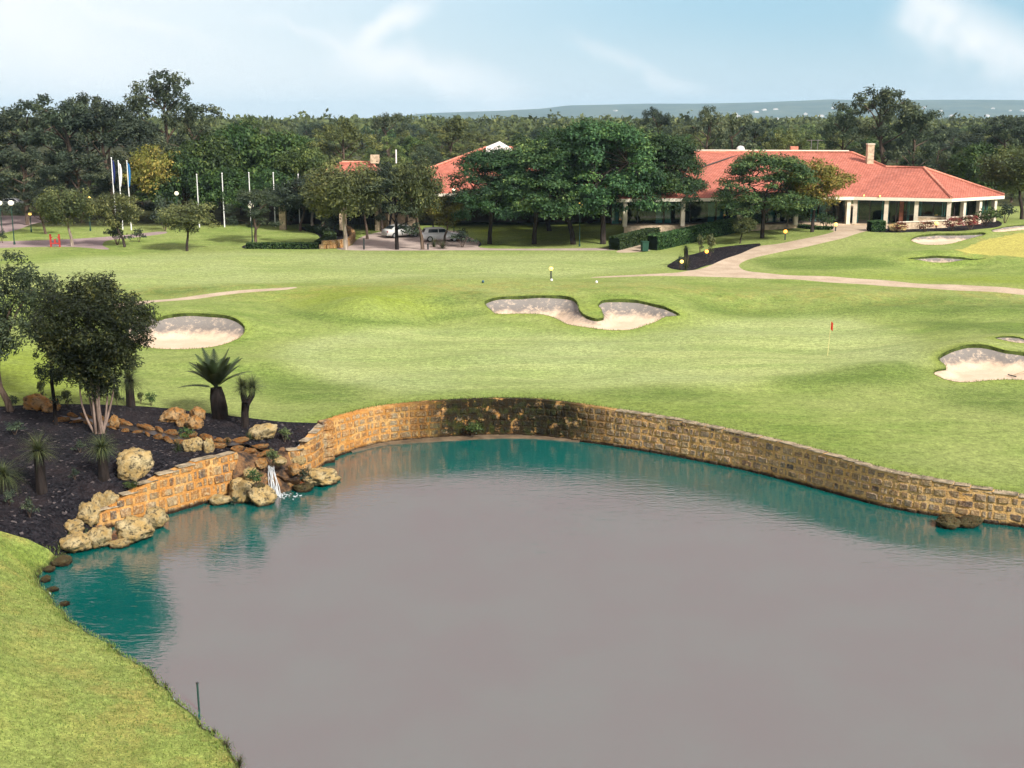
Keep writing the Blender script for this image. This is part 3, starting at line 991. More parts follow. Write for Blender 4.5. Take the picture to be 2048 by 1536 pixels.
def mat_stone(name, mortar=False):
    t = NT(name)
    p = t.pos()
    sx = t.n('ShaderNodeSeparateXYZ'); t.l(p, sx.inputs[0])
    nz = t.noise(p, 2.3, 5, .7)
    fine = t.noise(p, 9, 4, .75)
    # rust-orange seepage is strongest at the left end of the wall and thins out to the right
    seep = t.ramp(sx.outputs[0], 13.0, -8.0, .34, .95)
    if mortar:
        c = t.mix(t.ramp(nz, .3, .7), (0.60, 0.385, 0.135), (0.74, 0.52, 0.24))
        c = t.mix(t.math('MULTIPLY', seep, t.ramp(t.noise(p, 1.1, 4, .6), .3, .6, .35, .9)), c, (0.45, 0.18, 0.035))
    else:
        r = t.rand()
        c = t.mix(r, (0.24, 0.175, 0.10), (0.36, 0.27, 0.155))
        grey = t.ramp(t.math('FRACT', t.math('MULTIPLY', r, 7.31)), .46, .56)
        c = t.mix(t.math('MULTIPLY', grey, t.ramp(sx.outputs[0], -9, 8, .3, .75)), c, (0.20, 0.175, 0.14))
        dk = t.ramp(t.math('FRACT', t.math('MULTIPLY', r, 23.7)), .84, .90)
        c = t.mix(dk, c, (0.075, 0.07, 0.068))
        st = t.math('MULTIPLY', t.ramp(t.noise(t.vscale(p, (1, 1, .35)), 2.2, 5, .65), .36, .62), seep)
        c = t.mix(t.math('MULTIPLY', st, .9), c, (0.36, 0.155, 0.035))
        c = t.mix(t.ramp(fine, .46, .72, 0, .55), c, (0.50, 0.40, 0.24))
        c = t.mix(t.ramp(t.noise(p, 3.6, 4, .7), .54, .66, 0, .7), c, (0.56, 0.38, 0.16))
    streak = t.ramp(t.noise(t.vscale(p, (5, 5, .5)), 1.0, 4, .7), .52, .74, 0, .25 if mortar else .6)
    c = t.mix(streak, c, (0.10, 0.075, 0.045))
    # moss and black algae in the wettest bay
    dx = t.math('ABSOLUTE', t.math('SUBTRACT', sx.outputs[0], moss_c.x))
    bay = t.ramp(t.math('ADD', dx, t.math('MULTIPLY', t.noise(p, .6, 4, .6), 3.0)), 8.6, 4.0)
    mo = t.math('MULTIPLY', bay, t.ramp(t.noise(p, 1.9, 5, .7), .30, .47))
    c = t.mix(t.math('MULTIPLY', mo, .97), c, t.mix(t.ramp(t.noise(p, 3, 3), .45, .7), (0.008, 0.009, 0.006), (0.022, 0.032, 0.008)))
    # black waterline
    wl = t.ramp(t.math('ADD', sx.outputs[2], t.math('MULTIPLY', t.noise(p, 3.0, 4, .7), .30)), .42, .20)
    c = t.mix(wl, c, (0.028, 0.016, 0.009))
    c = t.mix(1.0, c, t.ramp(fine, .2, .8, .62, 1.22), 'MULTIPLY')
    h = t.math('ADD', t.noise(p, 12, 5, .75), t.math('MULTIPLY', t.voro(p, 14), .5))
    t.bsdf(c, .93, .15, normal=t.bump(h, .8, .045))
    return t.m


M['stone'] = mat_stone('limestone_block')
M['mortar'] = mat_stone('orange_mortar', True)


def block_mesh(seed):
    """a rough rounded ashlar, 1 x 1 x 1"""
    rnd = random.Random(seed)
    bm = bmesh.new()
    bmesh.ops.create_cube(bm, size=1.0)
    bmesh.ops.bevel(bm, geom=list(bm.edges), offset=.09, segments=1, affect='EDGES')
    for v in bm.verts:
        v.co += Vector((rnd.uniform(-.045, .045), rnd.uniform(-.06, .06), rnd.uniform(-.05, .05)))
    me = bpy.data.meshes.new('stone')
    bm.to_mesh(me); bm.free()
    me.materials.append(M['stone'])
    return me


BLOCKS = [block_mesh(i) for i in range(14)]


def arc(pts, vals, step=.25):
    """resampled polyline -> list of (s, point, tangent, value)"""
    sm = smooth_ring([Vector((p.x, p.y, v)) for p, v in zip(pts, vals)], step, closed=False)
    out, s = [], 0.0
    for i, p in enumerate(sm):
        if i: s += (Vector((p.x, p.y)) - Vector((sm[i - 1].x, sm[i - 1].y))).length
        out.append((s, Vector((p.x, p.y, 0)), p.z))
    return out


def arc_at(A, s):
    ss = [a[0] for a in A]
    s = min(max(s, 0), ss[-1])
    i = min(max(int(np.searchsorted(ss, s)), 1), len(A) - 1)
    t = (s - ss[i - 1]) / max(1e-6, ss[i] - ss[i - 1])
    p = A[i - 1][1].lerp(A[i][1], t)
    d = (A[i][1] - A[i - 1][1]).normalized()
    return p, d, A[i - 1][2] * (1 - t) + A[i][2] * t


def build_wall(label, pts, tops, side, thick, seed, course=.34, wmin=.28, wmax=.66, limit=300, coping=True):
    rnd = random.Random(seed)
    A = arc(pts, tops)
    root = empty('retaining_wall', A[0][1], 0, label, 'wall')
    inv = Matrix.Translation(-A[0][1])
    # mortar core
    v, f = [], []
    for s, p, z in A:
        _, d, _ = arc_at(A, s + .01)
        n = Vector((-d.y, d.x, 0)) * side
        for q, zz in ((p + n * .035, -.6), (p + n * .035, z - .02), (p + n * thick, z - .02), (p + n * thick, -.6)):
            v.append(Vector((q.x, q.y, zz)) - A[0][1])
    for i in range(len(A) - 1):
        for k in range(4):
            f.append((i * 4 + k, (i + 1) * 4 + k, (i + 1) * 4 + (k + 1) % 4, i * 4 + (k + 1) % 4))
    f.append((0, 1, 2, 3)); f.append(tuple((len(A) - 1) * 4 + k for k in (3, 2, 1, 0)))
    MB().add(v, f).build('mortar_core', M['mortar'], root)
    L = A[-1][0]
    stones = []
    zmax = max(tops)
    z0, row = -.12, 0
    rows = []
    while z0 < zmax - .12:
        h = course * rnd.uniform(.86, 1.14)
        rows.append((z0, h)); z0 += h
    for r, (z0, h) in enumerate(rows):
        s = -rnd.uniform(0, .4)
        while s < L - .1:
            w = rnd.uniform(wmin, wmax) if rnd.random() > .2 else rnd.uniform(wmin * .6, wmin)
            mid = s + w / 2
            p, d, top = arc_at(A, mid)
            hh = min(h, top - .03 - z0)
            if hh > .14 and 0 <= mid <= L:
                n = Vector((-d.y, d.x, 0)) * side
                proud = rnd.uniform(-.012, .035)
                c = p + n * (.05 + .14 - proud) + Vector((0, 0, z0 + hh / 2))
                gap = rnd.uniform(.06, .14)
                stones.append((c, math.atan2(d.y, d.x) + rnd.gauss(0, .02), (w - gap, .34, hh - gap * .9), rnd.randrange(len(BLOCKS)), rnd.gauss(0, .02)))
            s += w
    stones.sort(key=lambda q: q[0].length)
    for c, a, sc, k, tilt in stones[:limit]:
        o = link('stone', BLOCKS[k], root, c - A[0][1], (0, tilt, a), sc)
    if len(stones) > limit:
        vs, fs = [], []
        for c, a, sc, k, tilt in stones[limit:]:
            X = Matrix.LocRotScale(c - A[0][1], Euler((0, tilt, a)), Vector(sc))
            o = len(vs)
            vs += [X @ q.co for q in BLOCKS[k].vertices]
            fs += [tuple(i + o for i in q.vertices) for q in BLOCKS[k].polygons]
        tag(MB().add(vs, fs).build('far_stones', M['stone'], root), kind='stuff')
    if coping:
        s = 0.0
        while s < L - .2:
            w = min(rnd.uniform(.55, 1.1), L - s)
            p, d, top = arc_at(A, s + w / 2)
            if p.x < 5 and len(pts) > 12:
                s += w; continue
            n = Vector((-d.y, d.x, 0)) * side
            c = p + n * (thick / 2 + .0) + Vector((0, 0, top - .012 + rnd.uniform(-.012, .012)))
            link('coping_stone', COPING[rnd.randrange(3)], root, c - A[0][1], (0, 0, math.atan2(d.y, d.x)), (w - .02, thick + .02, .05))
            s += w
    return root


def mat_coping():
    t = NT('coping')
    p = t.pos()
    c = t.mix(t.ramp(t.noise(p, 2.5, 5, .7), .3, .7), (0.10, 0.085, 0.06), (0.40, 0.32, 0.215))
    t.bsdf(c, .95, .1, normal=t.bump(t.noise(p, 12, 4, .7), .7, .04))
    return t.m


M['coping'] = mat_coping()
COPING = []
for i in range(3):
    c = BLOCKS[i].copy(); c.name = 'coping_stone'; c.materials.clear(); c.materials.append(M['coping']); COPING.append(c)

build_wall('long curved limestone block wall round the far side of the pond', wall_pts, wall_top, 1, .42, 3)
build_wall('short orange-stained block wall stepping down beside the waterfall', ret_pts, ret_top, -1, .38, 5, wmin=.4, wmax=.8)
build_wall('low curved block wall with boulders at its foot, left of the waterfall', left_pts, left_top, 1, .38, 8, course=.42)
# corner pier where the two walls meet
pr = empty('corner_pier', ret_pts[0] + Vector((-.05, .05, 0)), .5, 'orange limestone pier on the corner of the pond wall', 'pier')
for k in range(5):
    link('stone', BLOCKS[k], pr, (0, 0, -.15 + k * .44 + .22), (0, 0, .05 * (-1) ** k), (.62, .62, .42))

# muddy ledge at the foot of the mossy bay
led = []
A = arc(wall_pts[2:10], [0.0] * 8, .4)
mb = MB()
vs, fs = [], []
for i, (s, p, _) in enumerate(A):
    _, d, _ = arc_at(A, s + .01)
    n = Vector((-d.y, d.x, 0))
    w = (.12 + .55 * math.sin(math.pi * i / (len(A) - 1))) * (1 + .3 * noise.noise(p * .7))
    vs += [p + n * .1 + Vector((0, 0, .1)), p - n * w * .6 + Vector((0, 0, .05)), p - n * w + Vector((0, 0, -.05))]
for i in range(len(A) - 1):
    for k in range(2): fs.append((i * 3 + k, i * 3 + k + 1, i * 3 + 4 + k, i * 3 + 3 + k))
M['mud'] = plain('wet_mud', (0.105, 0.075, 0.045), .7, .4, var=.4, scale=2, bump=.5)
tag(mb.add(vs, fs).build('mud_bank', M['mud'], smooth=True), 'narrow muddy ledge at the foot of the mossy wall', 'mud', kind='structure')

# ------------------------------------------------------------------ boulders
def mat_rock(name, light, ochre, dark):
    t = NT(name)
    p = t.obj()
    g = t.n('ShaderNodeNewGeometry')
    c = t.mix(t.ramp(t.noise(p, 1.6, 5, .65), .35, .65), ochre, light)
    pits = t.ramp(t.noise(p, 3.2, 6, .78), .52, .64)
    c = t.mix(t.math('MULTIPLY', pits, .92), c, dark)
    c = t.mix(t.ramp(t.noise(p, 2.2, 4, .7), .60, .72, 0, .8), c, (0.085, 0.085, 0.030))
    wp = t.n('ShaderNodeSeparateXYZ'); t.l(t.pos(), wp.inputs[0])
    wl = t.ramp(t.math('ADD', wp.outputs[2], t.math('MULTIPLY', t.noise(t.pos(), 4, 3), .2)), .27, .12)
    c = t.mix(wl, c, (0.030, 0.018, 0.010))
    h = t.math('ADD', t.noise(p, 5, 6, .75), t.math('MULTIPLY', pits, -.5))
    t.bsdf(c, .95, .12, normal=t.bump(h, 1.0, .16))
    return t.m


M['rock'] = mat_rock('limestone_boulder', (0.60, 0.49, 0.28), (0.46, 0.315, 0.125), (0.06, 0.05, 0.035))
M['rock_orange'] = mat_rock('orange_boulder', (0.52, 0.36, 0.19), (0.42, 0.20, 0.055), (0.09, 0.05, 0.03))
M['rock_dark'] = mat_rock('mossy_boulder', (0.13, 0.115, 0.055), (0.09, 0.065, 0.03), (0.012, 0.011, 0.008))


def rock_mesh(seed, mat, lumps_=3):
    rnd = random.Random(seed)
    bm = bmesh.new()
    bmesh.ops.create_icosphere(bm, subdivisions=4, radius=1.0)
    off = Vector((rnd.uniform(0, 50), rnd.uniform(0, 50), rnd.uniform(0, 50)))
    planes = []
    for _ in range(9):
        n = Vector((rnd.gauss(0, 1), rnd.gauss(0, 1), rnd.gauss(0, .7))).normalized()
        planes.append((n, rnd.uniform(.62, .9)))
    for v in bm.verts:
        d = v.co.normalized()
        r = 1.0
        for n, h in planes:
            q = d.dot(n)
            if q > 1e-3: r = min(r, h / q)
        r *= 1 + .18 * noise.noise(d * 1.6 + off) + .17 * noise.noise(d * 3.9 + off) + .11 * noise.noise(d * 8 + off) + .04 * noise.noise(d * 19 + off)
        v.co = d * r
    me = bpy.data.meshes.new('boulder')
    bm.to_mesh(me); bm.free()
    me.polygons.foreach_set('use_smooth', np.ones(len(me.polygons), bool))
    me.materials.append(mat)
    return me


ROCKS = [rock_mesh(i, M['rock']) for i in range(5)]
OROCKS = [rock_mesh(20 + i, M['rock_orange']) for i in range(3)]
DROCKS = [rock_mesh(30 + i, M['rock_dark']) for i in range(2)]
# (px of centre, py of foot, width px, height px, kind, ground z or None, label)
BOULDERS = [
    (66, 823, 58, 34, 'o', None, 'rusty orange boulder under the leaning left tree'),
    (100, 826, 44, 26, 'o', None, 'smaller ochre boulder right of the rusty one, by the thin trunk'),
    (343, 846, 50, 30, 'o', None, 'pitted orange boulder at the left of the cluster below the bunker'),
    (393, 846, 36, 32, 'o', None, 'upright orange boulder at the back of the cluster beside the cycad'),
    (366, 856, 32, 30, 'o', None, 'pale split boulder in the middle of the cluster beside the cycad'),
    (388, 860, 36, 30, 'o', None, 'pale ochre boulder at the front of the cluster beside the cycad'),
    (525, 884, 66, 40, 'r', None, 'large pale boulder on the mulch right of the forked grass tree'),
    (385, 906, 40, 34, 'r', None, 'pale boulder on the stream edge above the low block wall'),
    (418, 908, 24, 32, 'r', None, 'narrow leaning boulder on the stream edge beside the pale one'),
    (229, 858, 22, 28, 'o', None, 'small orange stone at the foot of the many-stemmed tree'),
    (262, 962, 76, 68, 'r', None, 'big mottled boulder alone on the mulch above the low wall'),
    (197, 1022, 30, 42, 'r', None, 'left one of the two grey-pitted boulders above the low wall'),
    (219, 1018, 34, 40, 'r', None, 'right one of the two grey-pitted boulders above the low wall'),
    (172, 1052, 52, 48, 'r', None, 'square yellow-topped boulder at the left end of the low wall'),
    (143, 1068, 46, 26, 'r', None, 'flat ochre boulder on top of the leftmost shore boulder'),
    (152, 1106, 66, 46, 'r', .05, 'leftmost shore boulder, ochre with dark pits, at the water edge'),
    (198, 1096, 56, 54, 'r', .05, 'grey-ochre shore boulder second from the left'),
    (238, 1098, 40, 22, 'r', .0, 'low wet stone in the water in front of the shore boulders'),
    (268, 1084, 82, 56, 'r', .05, 'widest pale shore boulder in front of the low wall'),
    (308, 1056, 54, 46, 'r', .1, 'pale pointed boulder leaning on the low wall by the water'),
    (482, 1006, 62, 60, 'r', .0, 'tall lichen-spotted boulder left of the waterfall'),
    (520, 1012, 62, 48, 'r', .0, 'lichen-spotted boulder at the water edge left of the waterfall'),
    (438, 1012, 44, 26, 'r', .0, 'low brown stone between the block wall and the waterfall boulders'),
    (532, 972, 42, 24, 'o', .35, 'small orange stone wedged beside the falling water'),
    (640, 972, 84, 34, 'r', .0, 'flat ledge boulder right of the waterfall at the wall corner'),
    (578, 976, 26, 26, 'o', .1, 'round red-brown stone right of the falling water'),
    (566, 958, 24, 22, 'd', .35, 'dark wet stone behind the falling water'),
    (606, 985, 44, 16, 'd', .0, 'dark wet stone at water level right of the waterfall'),
    (98, 1146, 24, 14, 'd', .0, 'dark wet stone at the corner of the grassy bank'), (90, 1166, 22, 14, 'd', .0, 'second dark wet stone down the grassy bank corner'), (104, 1186, 22, 12, 'd', .0, 'third dark wet stone down the grassy bank'), (122, 1132, 44, 14, 'd', .02, 'flat brown stone between mulch and grassy bank'), (128, 1214, 20, 10, 'd', .0, 'lowest small dark stone along the grassy bank'),
    (500, 960, 34, 26, 'r', .95, 'tan stone on the slope above the tall waterfall boulder'), (523, 936, 30, 20, 'o', 1.2, 'small tan stone left of the waterfall lip'), (560, 932, 28, 20, 'r', 1.2, 'small tan stone right of the waterfall lip'), (588, 950, 34, 24, 'o', .8, 'rusty stone on the slope right of the waterfall'), (598, 930, 30, 18, 'r', 1.15, 'tan stone at the foot of the short stepped wall'), (516, 985, 26, 22, 'd', .5, 'dark wet stone left of the falling water'),
    (1898, 1058, 52, 28, 'd', .0, 'dark mossy boulder against the right part of the pond wall'),
    (1942, 1057, 54, 24, 'd', .0, 'second dark mossy boulder, right of its neighbour at the pond wall'),
]
for i, (px, py, w, h, kd, gz, lb) in enumerate(BOULDERS):
    g = G(px, py - h * .12) if gz is None else at_z(px, py - 2, gz)
    m_px = FPX / g.y
    sx_, sz_ = w / m_px / 2, h / m_px / 2
    pool = {'r': ROCKS, 'o': OROCKS, 'd': DROCKS}[kd]
    o = link('boulder', pool[i % len(pool)], None, (g.x, g.y + sx_ * .45, g.z + sz_ * .62), (0, 0, (i * 1.9) % 6.28), (sx_ * 1.06, sx_ * .96, sz_ * 1.08))
    o.rotation_euler = (random.uniform(-.2, .2), random.uniform(-.2, .2), (i * 1.9) % 6.28)
    tag(o, lb, 'boulder', 'limestone boulders round the pond')

# ------------------------------------------------------------------ rill with stone edging, and the waterfall
M['edging'] = mat_rock('rusty_edging', (0.40, 0.255, 0.12), (0.30, 0.12, 0.03), (0.035, 0.02, 0.012))
EDGE = [rock_mesh(50 + i, M['edging']) for i in range(3)]
RILL = [(122, 836), (180, 842), (250, 856), (330, 872), (400, 885), (450, 893), (500, 897), (540, 903)]
rl = [G(px, py) for px, py in RILL]
rl = smooth_ring(rl, .35, closed=False)
for nm, off, lb in (('far', .42, 'rusty stone edging along the far side of the little stream'), ('near', -.42, 'rusty stone edging along the near side of the little stream')):
    line = offset_line(rl, off)
    root = empty('stone_edging', line[0], 0, lb, 'edging', 'stone edging of the little stream')
    for j in range(0, len(line) - 1, 2):
        a, b = line[j], line[min(j + 2, len(line) - 1)]
        c = (a + b) / 2
        L_ = max(.3, (b - a).length) / 2
        k_ = random.uniform(.65, 1.25)
        link('stone', EDGE[j % 3], root, Vector((c.x + random.gauss(0, .05), c.y + random.gauss(0, .05), ground_z(c.x, c.y) + .03)) - line[0], (random.uniform(-.3, .3), random.uniform(-.3, .3), math.atan2(b.y - a.y, b.x - a.x) + random.gauss(0, .3)), (L_ * 1.05 * k_, .13 * k_, .15 * k_))
vs, fs = [], []
L1, L2 = offset_line(rl, .27), offset_line(rl, -.27)
for a, b in zip(L1, L2):
    z = max(ground_z(a.x, a.y), ground_z(b.x, b.y)) + .03
    vs += [(a.x, a.y, z), (b.x, b.y, z)]
for i in range(len(L1) - 1): fs.append((2 * i, 2 * i + 1, 2 * i + 3, 2 * i + 2))
t = NT('stream_water'); t.bsdf((0.018, 0.012, 0.008), .3, .3, normal=t.bump(t.noise(t.pos(), 6, 3), .2, .03)); M['stream'] = t.m
tag(MB().add(vs, fs).build('stream', M['stream']), 'dark shallow stream running to the waterfall', 'stream', kind='structure')

# rocky apron the water runs over
t = NT('wet_apron')
p = t.pos()
t.bsdf(t.mix(t.ramp(t.noise(p, 2.2, 5, .7), .35, .65), (0.018, 0.013, 0.010), (0.20, 0.105, 0.045)), .75, .3, normal=t.bump(t.noise(p, 5, 5, .7), .9, .12)); M['apron'] = t.m
_up = lambda p, dy: Vector((p.x, p.y + dy, ground_z(p.x, p.y + dy) + .03))
ap = [_up(lb_sm[-1], -.1)] + [_up(p, .35) for p in INLET] + [_up(rb_sm[-1], .1), at_z(600, 960, .5), at_z(600, 980, -.1), at_z(560, 992, -.1), at_z(500, 1005, -.1), at_z(470, 995, .1)]
cpt = at_z(540, 950, .8)
vs = [tuple(cpt)] ; fs = []
rings = 6
for r in range(1, rings + 1):
    for k in range(36):
        q = k / 36 * len(ap); i0 = int(q) % len(ap); t_ = q - int(q)
        e = ap[i0].lerp(ap[(i0 + 1) % len(ap)], t_)
        p_ = cpt.lerp(e, r / rings)
        p_ = p_ + Vector((0, 0, .2 * noise.noise(p_ * 1.8) + .1 * noise.noise(p_ * 4.5)))
        vs.append(tuple(p_))
for k in range(36): fs.append((0, 1 + k, 1 + (k + 1) % 36))
for r in range(rings - 1):
    for k in range(36):
        a, b = 1 + r * 36 + k, 1 + r * 36 + (k + 1) % 36
        fs.append((a, a + 36, b + 36, b))
tag(MB().add(vs, fs).build('rock_apron', M['apron'], smooth=True), 'wet rusty rock slope under the waterfall', 'rock', kind='structure')

t = NT('falling_water')
b = t.bsdf((0.62, 0.66, 0.68), .25, .5)
b.inputs['Alpha'].default_value = .5
M['fall'] = t.m
wf_top, wf_bot = at_z(541, 930, 1.15), at_z(555, 985, .02)
wf = empty('waterfall', wf_bot, 0, 'small white waterfall pouring between boulders into the pond', 'waterfall')
for j in range(13):
    u = (j - 6) / 6 + random.uniform(-.1, .1)
    pts = []
    for k in range(7):
        q = k / 6
        p_ = wf_top.lerp(wf_bot, q) + Vector((u * (.11 + .09 * q) + .035 * math.sin(q * 7 + j * 1.7), -.38 * math.sin(q * 1.57) + random.uniform(-.05, .05) - .12 + .1 * u * u, .30 * math.sin(q * math.pi)))
        pts.append(p_ - wf_bot)
    MB().tube(pts, [.010, .018, .012, .020, .014, .022, .03], 6).build('water_strand', M['fall'], wf, smooth=True)
mb = MB()
for j in range(90):
    r_ = abs(random.gauss(0, .38)); a_ = random.uniform(0, 6.28)
    mb.ball((.12 + r_ * math.cos(a_) * 1.3, -.45 + r_ * math.sin(a_) * .7, .0), random.uniform(.015, .06), 7, 5, .4)
tag(mb.build('foam', M['fall'], wf, smooth=True), kind='stuff')
# ------------------------------------------------------------------ plants
def mat_leaf(name, dark, mid, light, trans=.22):
    t = NT(name)
    tint = t.attr('tint')
    r = t.rand()
    f = t.math('ADD', t.math('MULTIPLY', tint, .86), t.math('MULTIPLY', r, .14))
    c = t.mix(t.ramp(f, .05, .55), dark, mid)
    c = t.mix(t.ramp(f, .55, .98), c, light)
    hs = t.n('ShaderNodeHueSaturation')
    t.put(hs.inputs['Hue'], t.ramp(t.math('FRACT', t.math('MULTIPLY', r, 13.7)), 0, 1, .468, .515)); t.put(hs.inputs['Value'], t.ramp(t.math('FRACT', t.math('MULTIPLY', r, 5.3)), 0, 1, .78, 1.35))
    hs.inputs['Saturation'].default_value = .96; t.put(hs.inputs['Color'], c); c = hs.outputs[0]
    d = t.n('ShaderNodeBsdfPrincipled')
    t.put(d.inputs['Base Color'], c); d.inputs['Roughness'].default_value = .6; d.inputs['Specular IOR Level'].default_value = .25
    tr = t.n('ShaderNodeBsdfTranslucent'); t.put(tr.inputs[0], t.mix(.5, c, light))
    mx = t.n('ShaderNodeMixShader'); mx.inputs[0].default_value = trans
    t.l(d.outputs[0], mx.inputs[1]); t.l(tr.outputs[0], mx.inputs[2]); t.l(mx.outputs[0], t.out.inputs[0])
    return t.m


def mat_bark(name, a, b):
    t = NT(name)
    p = t.obj()
    c = t.mix(t.ramp(t.noise(t.vscale(p, (6, 6, 1.2)), 1.0, 5, .7), .3, .7), a, b)
    t.bsdf(c, .95, .1, normal=t.bump(t.noise(t.vscale(p, (14, 14, 2)), 1, 4, .7), .7, .03))
    return t.m


LEAF = {
    'jacaranda': mat_leaf('jacaranda_leaf', (0.010, 0.030, 0.014), (0.036, 0.088, 0.030), (0.125, 0.20, 0.048)),
    'gum': mat_leaf('gum_leaf', (0.016, 0.030, 0.020), (0.060, 0.090, 0.046), (0.165, 0.200, 0.085)),
    'gum_dark': mat_leaf('dark_gum_leaf', (0.010, 0.018, 0.014), (0.036, 0.056, 0.034), (0.105, 0.135, 0.062)),
    'fig': mat_leaf('fig_leaf', (0.010, 0.028, 0.010), (0.045, 0.098, 0.022), (0.15, 0.225, 0.045)),
    'olive': mat_leaf('olive_leaf', (0.0243, 0.0351, 0.0162), (0.0805, 0.1050, 0.0350), (0.2100, 0.2240, 0.0680)),
    'gold': mat_leaf('golden_leaf', (0.0378, 0.0486, 0.0108), (0.1313, 0.1540, 0.0245), (0.3300, 0.2700, 0.0520)),
    'bottle': mat_leaf('bottlebrush_leaf', (0.006, 0.012, 0.006), (0.024, 0.042, 0.014), (0.150, 0.165, 0.034)),
    'edge': mat_leaf('peppermint_leaf', (0.0121, 0.0216, 0.0162), (0.0420, 0.0700, 0.0350), (0.1400, 0.1800, 0.0720)),
    'wood': mat_leaf('wood_leaf', (0.028, 0.048, 0.018), (0.105, 0.148, 0.042), (0.265, 0.30, 0.080)),
    'spike': mat_leaf('spiky_leaf', (0.012, 0.022, 0.010), (0.045, 0.070, 0.024), (0.13, 0.15, 0.05), .15),
    'hedge': mat_leaf('hedge_leaf', (0.0108, 0.0270, 0.0081), (0.0350, 0.0805, 0.0210), (0.1200, 0.1840, 0.0480), .1),
    'flower': mat_leaf('flower_leaf', (0.0300, 0.0500, 0.0120), (0.1600, 0.0500, 0.0250), (0.4200, 0.0600, 0.0450), .1),
    'blade': mat_leaf('grass_blade', (0.0750, 0.1250, 0.0160), (0.1350, 0.1900, 0.0300), (0.2500, 0.2600, 0.0700), .25),
}
BARK = {'dark': mat_bark('dark_bark', (0.018, 0.014, 0.012), (0.055, 0.043, 0.036)), 'pale': mat_bark('pale_bark', (0.16, 0.12, 0.095), (0.40, 0.34, 0.28)),
        'pinkish': mat_bark('pinkish_bark', (0.10, 0.07, 0.055), (0.27, 0.20, 0.165)), 'brown': mat_bark('brown_bark', (0.05, 0.034, 0.025), (0.14, 0.10, 0.075)), 'black': mat_bark('charred_trunk', (0.006, 0.005, 0.005), (0.026, 0.020, 0.018))}


def leaf_cloud(clumps, length, width, rs, up=.45, hollow=2.4, flat=0.0, hang=0.0):
    """clumps: (centre, (rx, ry, rz), count); returns leaf quads with a tint for each"""
    P, D, TI = [], [], []
    for c, r, n in clumps:
        d = rs.normal(size=(n, 3)); d /= np.linalg.norm(d, axis=1, keepdims=True)
        if flat: d[:, 2] = np.where(d[:, 2] < -flat, -d[:, 2] * .5, d[:, 2])
        rad = rs.random(n) ** (1 / hollow)
        lump = 1 + .22 * np.sin(d[:, 0] * 5 + c[0] * 3) * np.sin(d[:, 1] * 5 + c[1] * 2 + d[:, 2] * 4)
        P.append(np.asarray(c) + d * (rad * lump)[:, None] * np.asarray(r)); D.append(d)
        TI.append(np.clip(rs.random() * .62 + rs.normal(0, .17, n) + .16, 0, 1))
    P, D, TI = np.vstack(P), np.vstack(D), np.concatenate(TI)
    n = len(P)
    N = D * .75 + np.array([0, 0, up]) + rs.normal(0, .55, (n, 3))
    N /= np.linalg.norm(N, axis=1, keepdims=True)
    R = rs.normal(size=(n, 3)); R[:, 2] -= hang
    tng = R - N * (R * N).sum(1, keepdims=True); tng /= np.linalg.norm(tng, axis=1, keepdims=True)
    B = np.cross(N, tng)
    sz = rs.uniform(.6, 1.35, n)[:, None]
    a, b = tng * length * .5 * sz, B * width * .5 * sz
    V = np.stack([P - a, P + b - a * .1 + N * width * .12, P + a, P - b - a * .1 + N * width * .12], 1).reshape(-1, 3)
    Fq = np.arange(4 * n).reshape(-1, 4)
    return V, Fq, np.repeat(TI, 4)


def limb_path(a, b, rs, sag=.12, n=5, wob=.07):
    a, b = np.asarray(a, float), np.asarray(b, float)
    L = np.linalg.norm(b - a)
    out = []
    off = rs.normal(0, wob * L, 3)
    for i in range(n):
        t = i / (n - 1)
        out.append(a + (b - a) * t + off * math.sin(math.pi * t) + np.array([0, 0, sag * L * math.sin(math.pi * t)]))
    return out


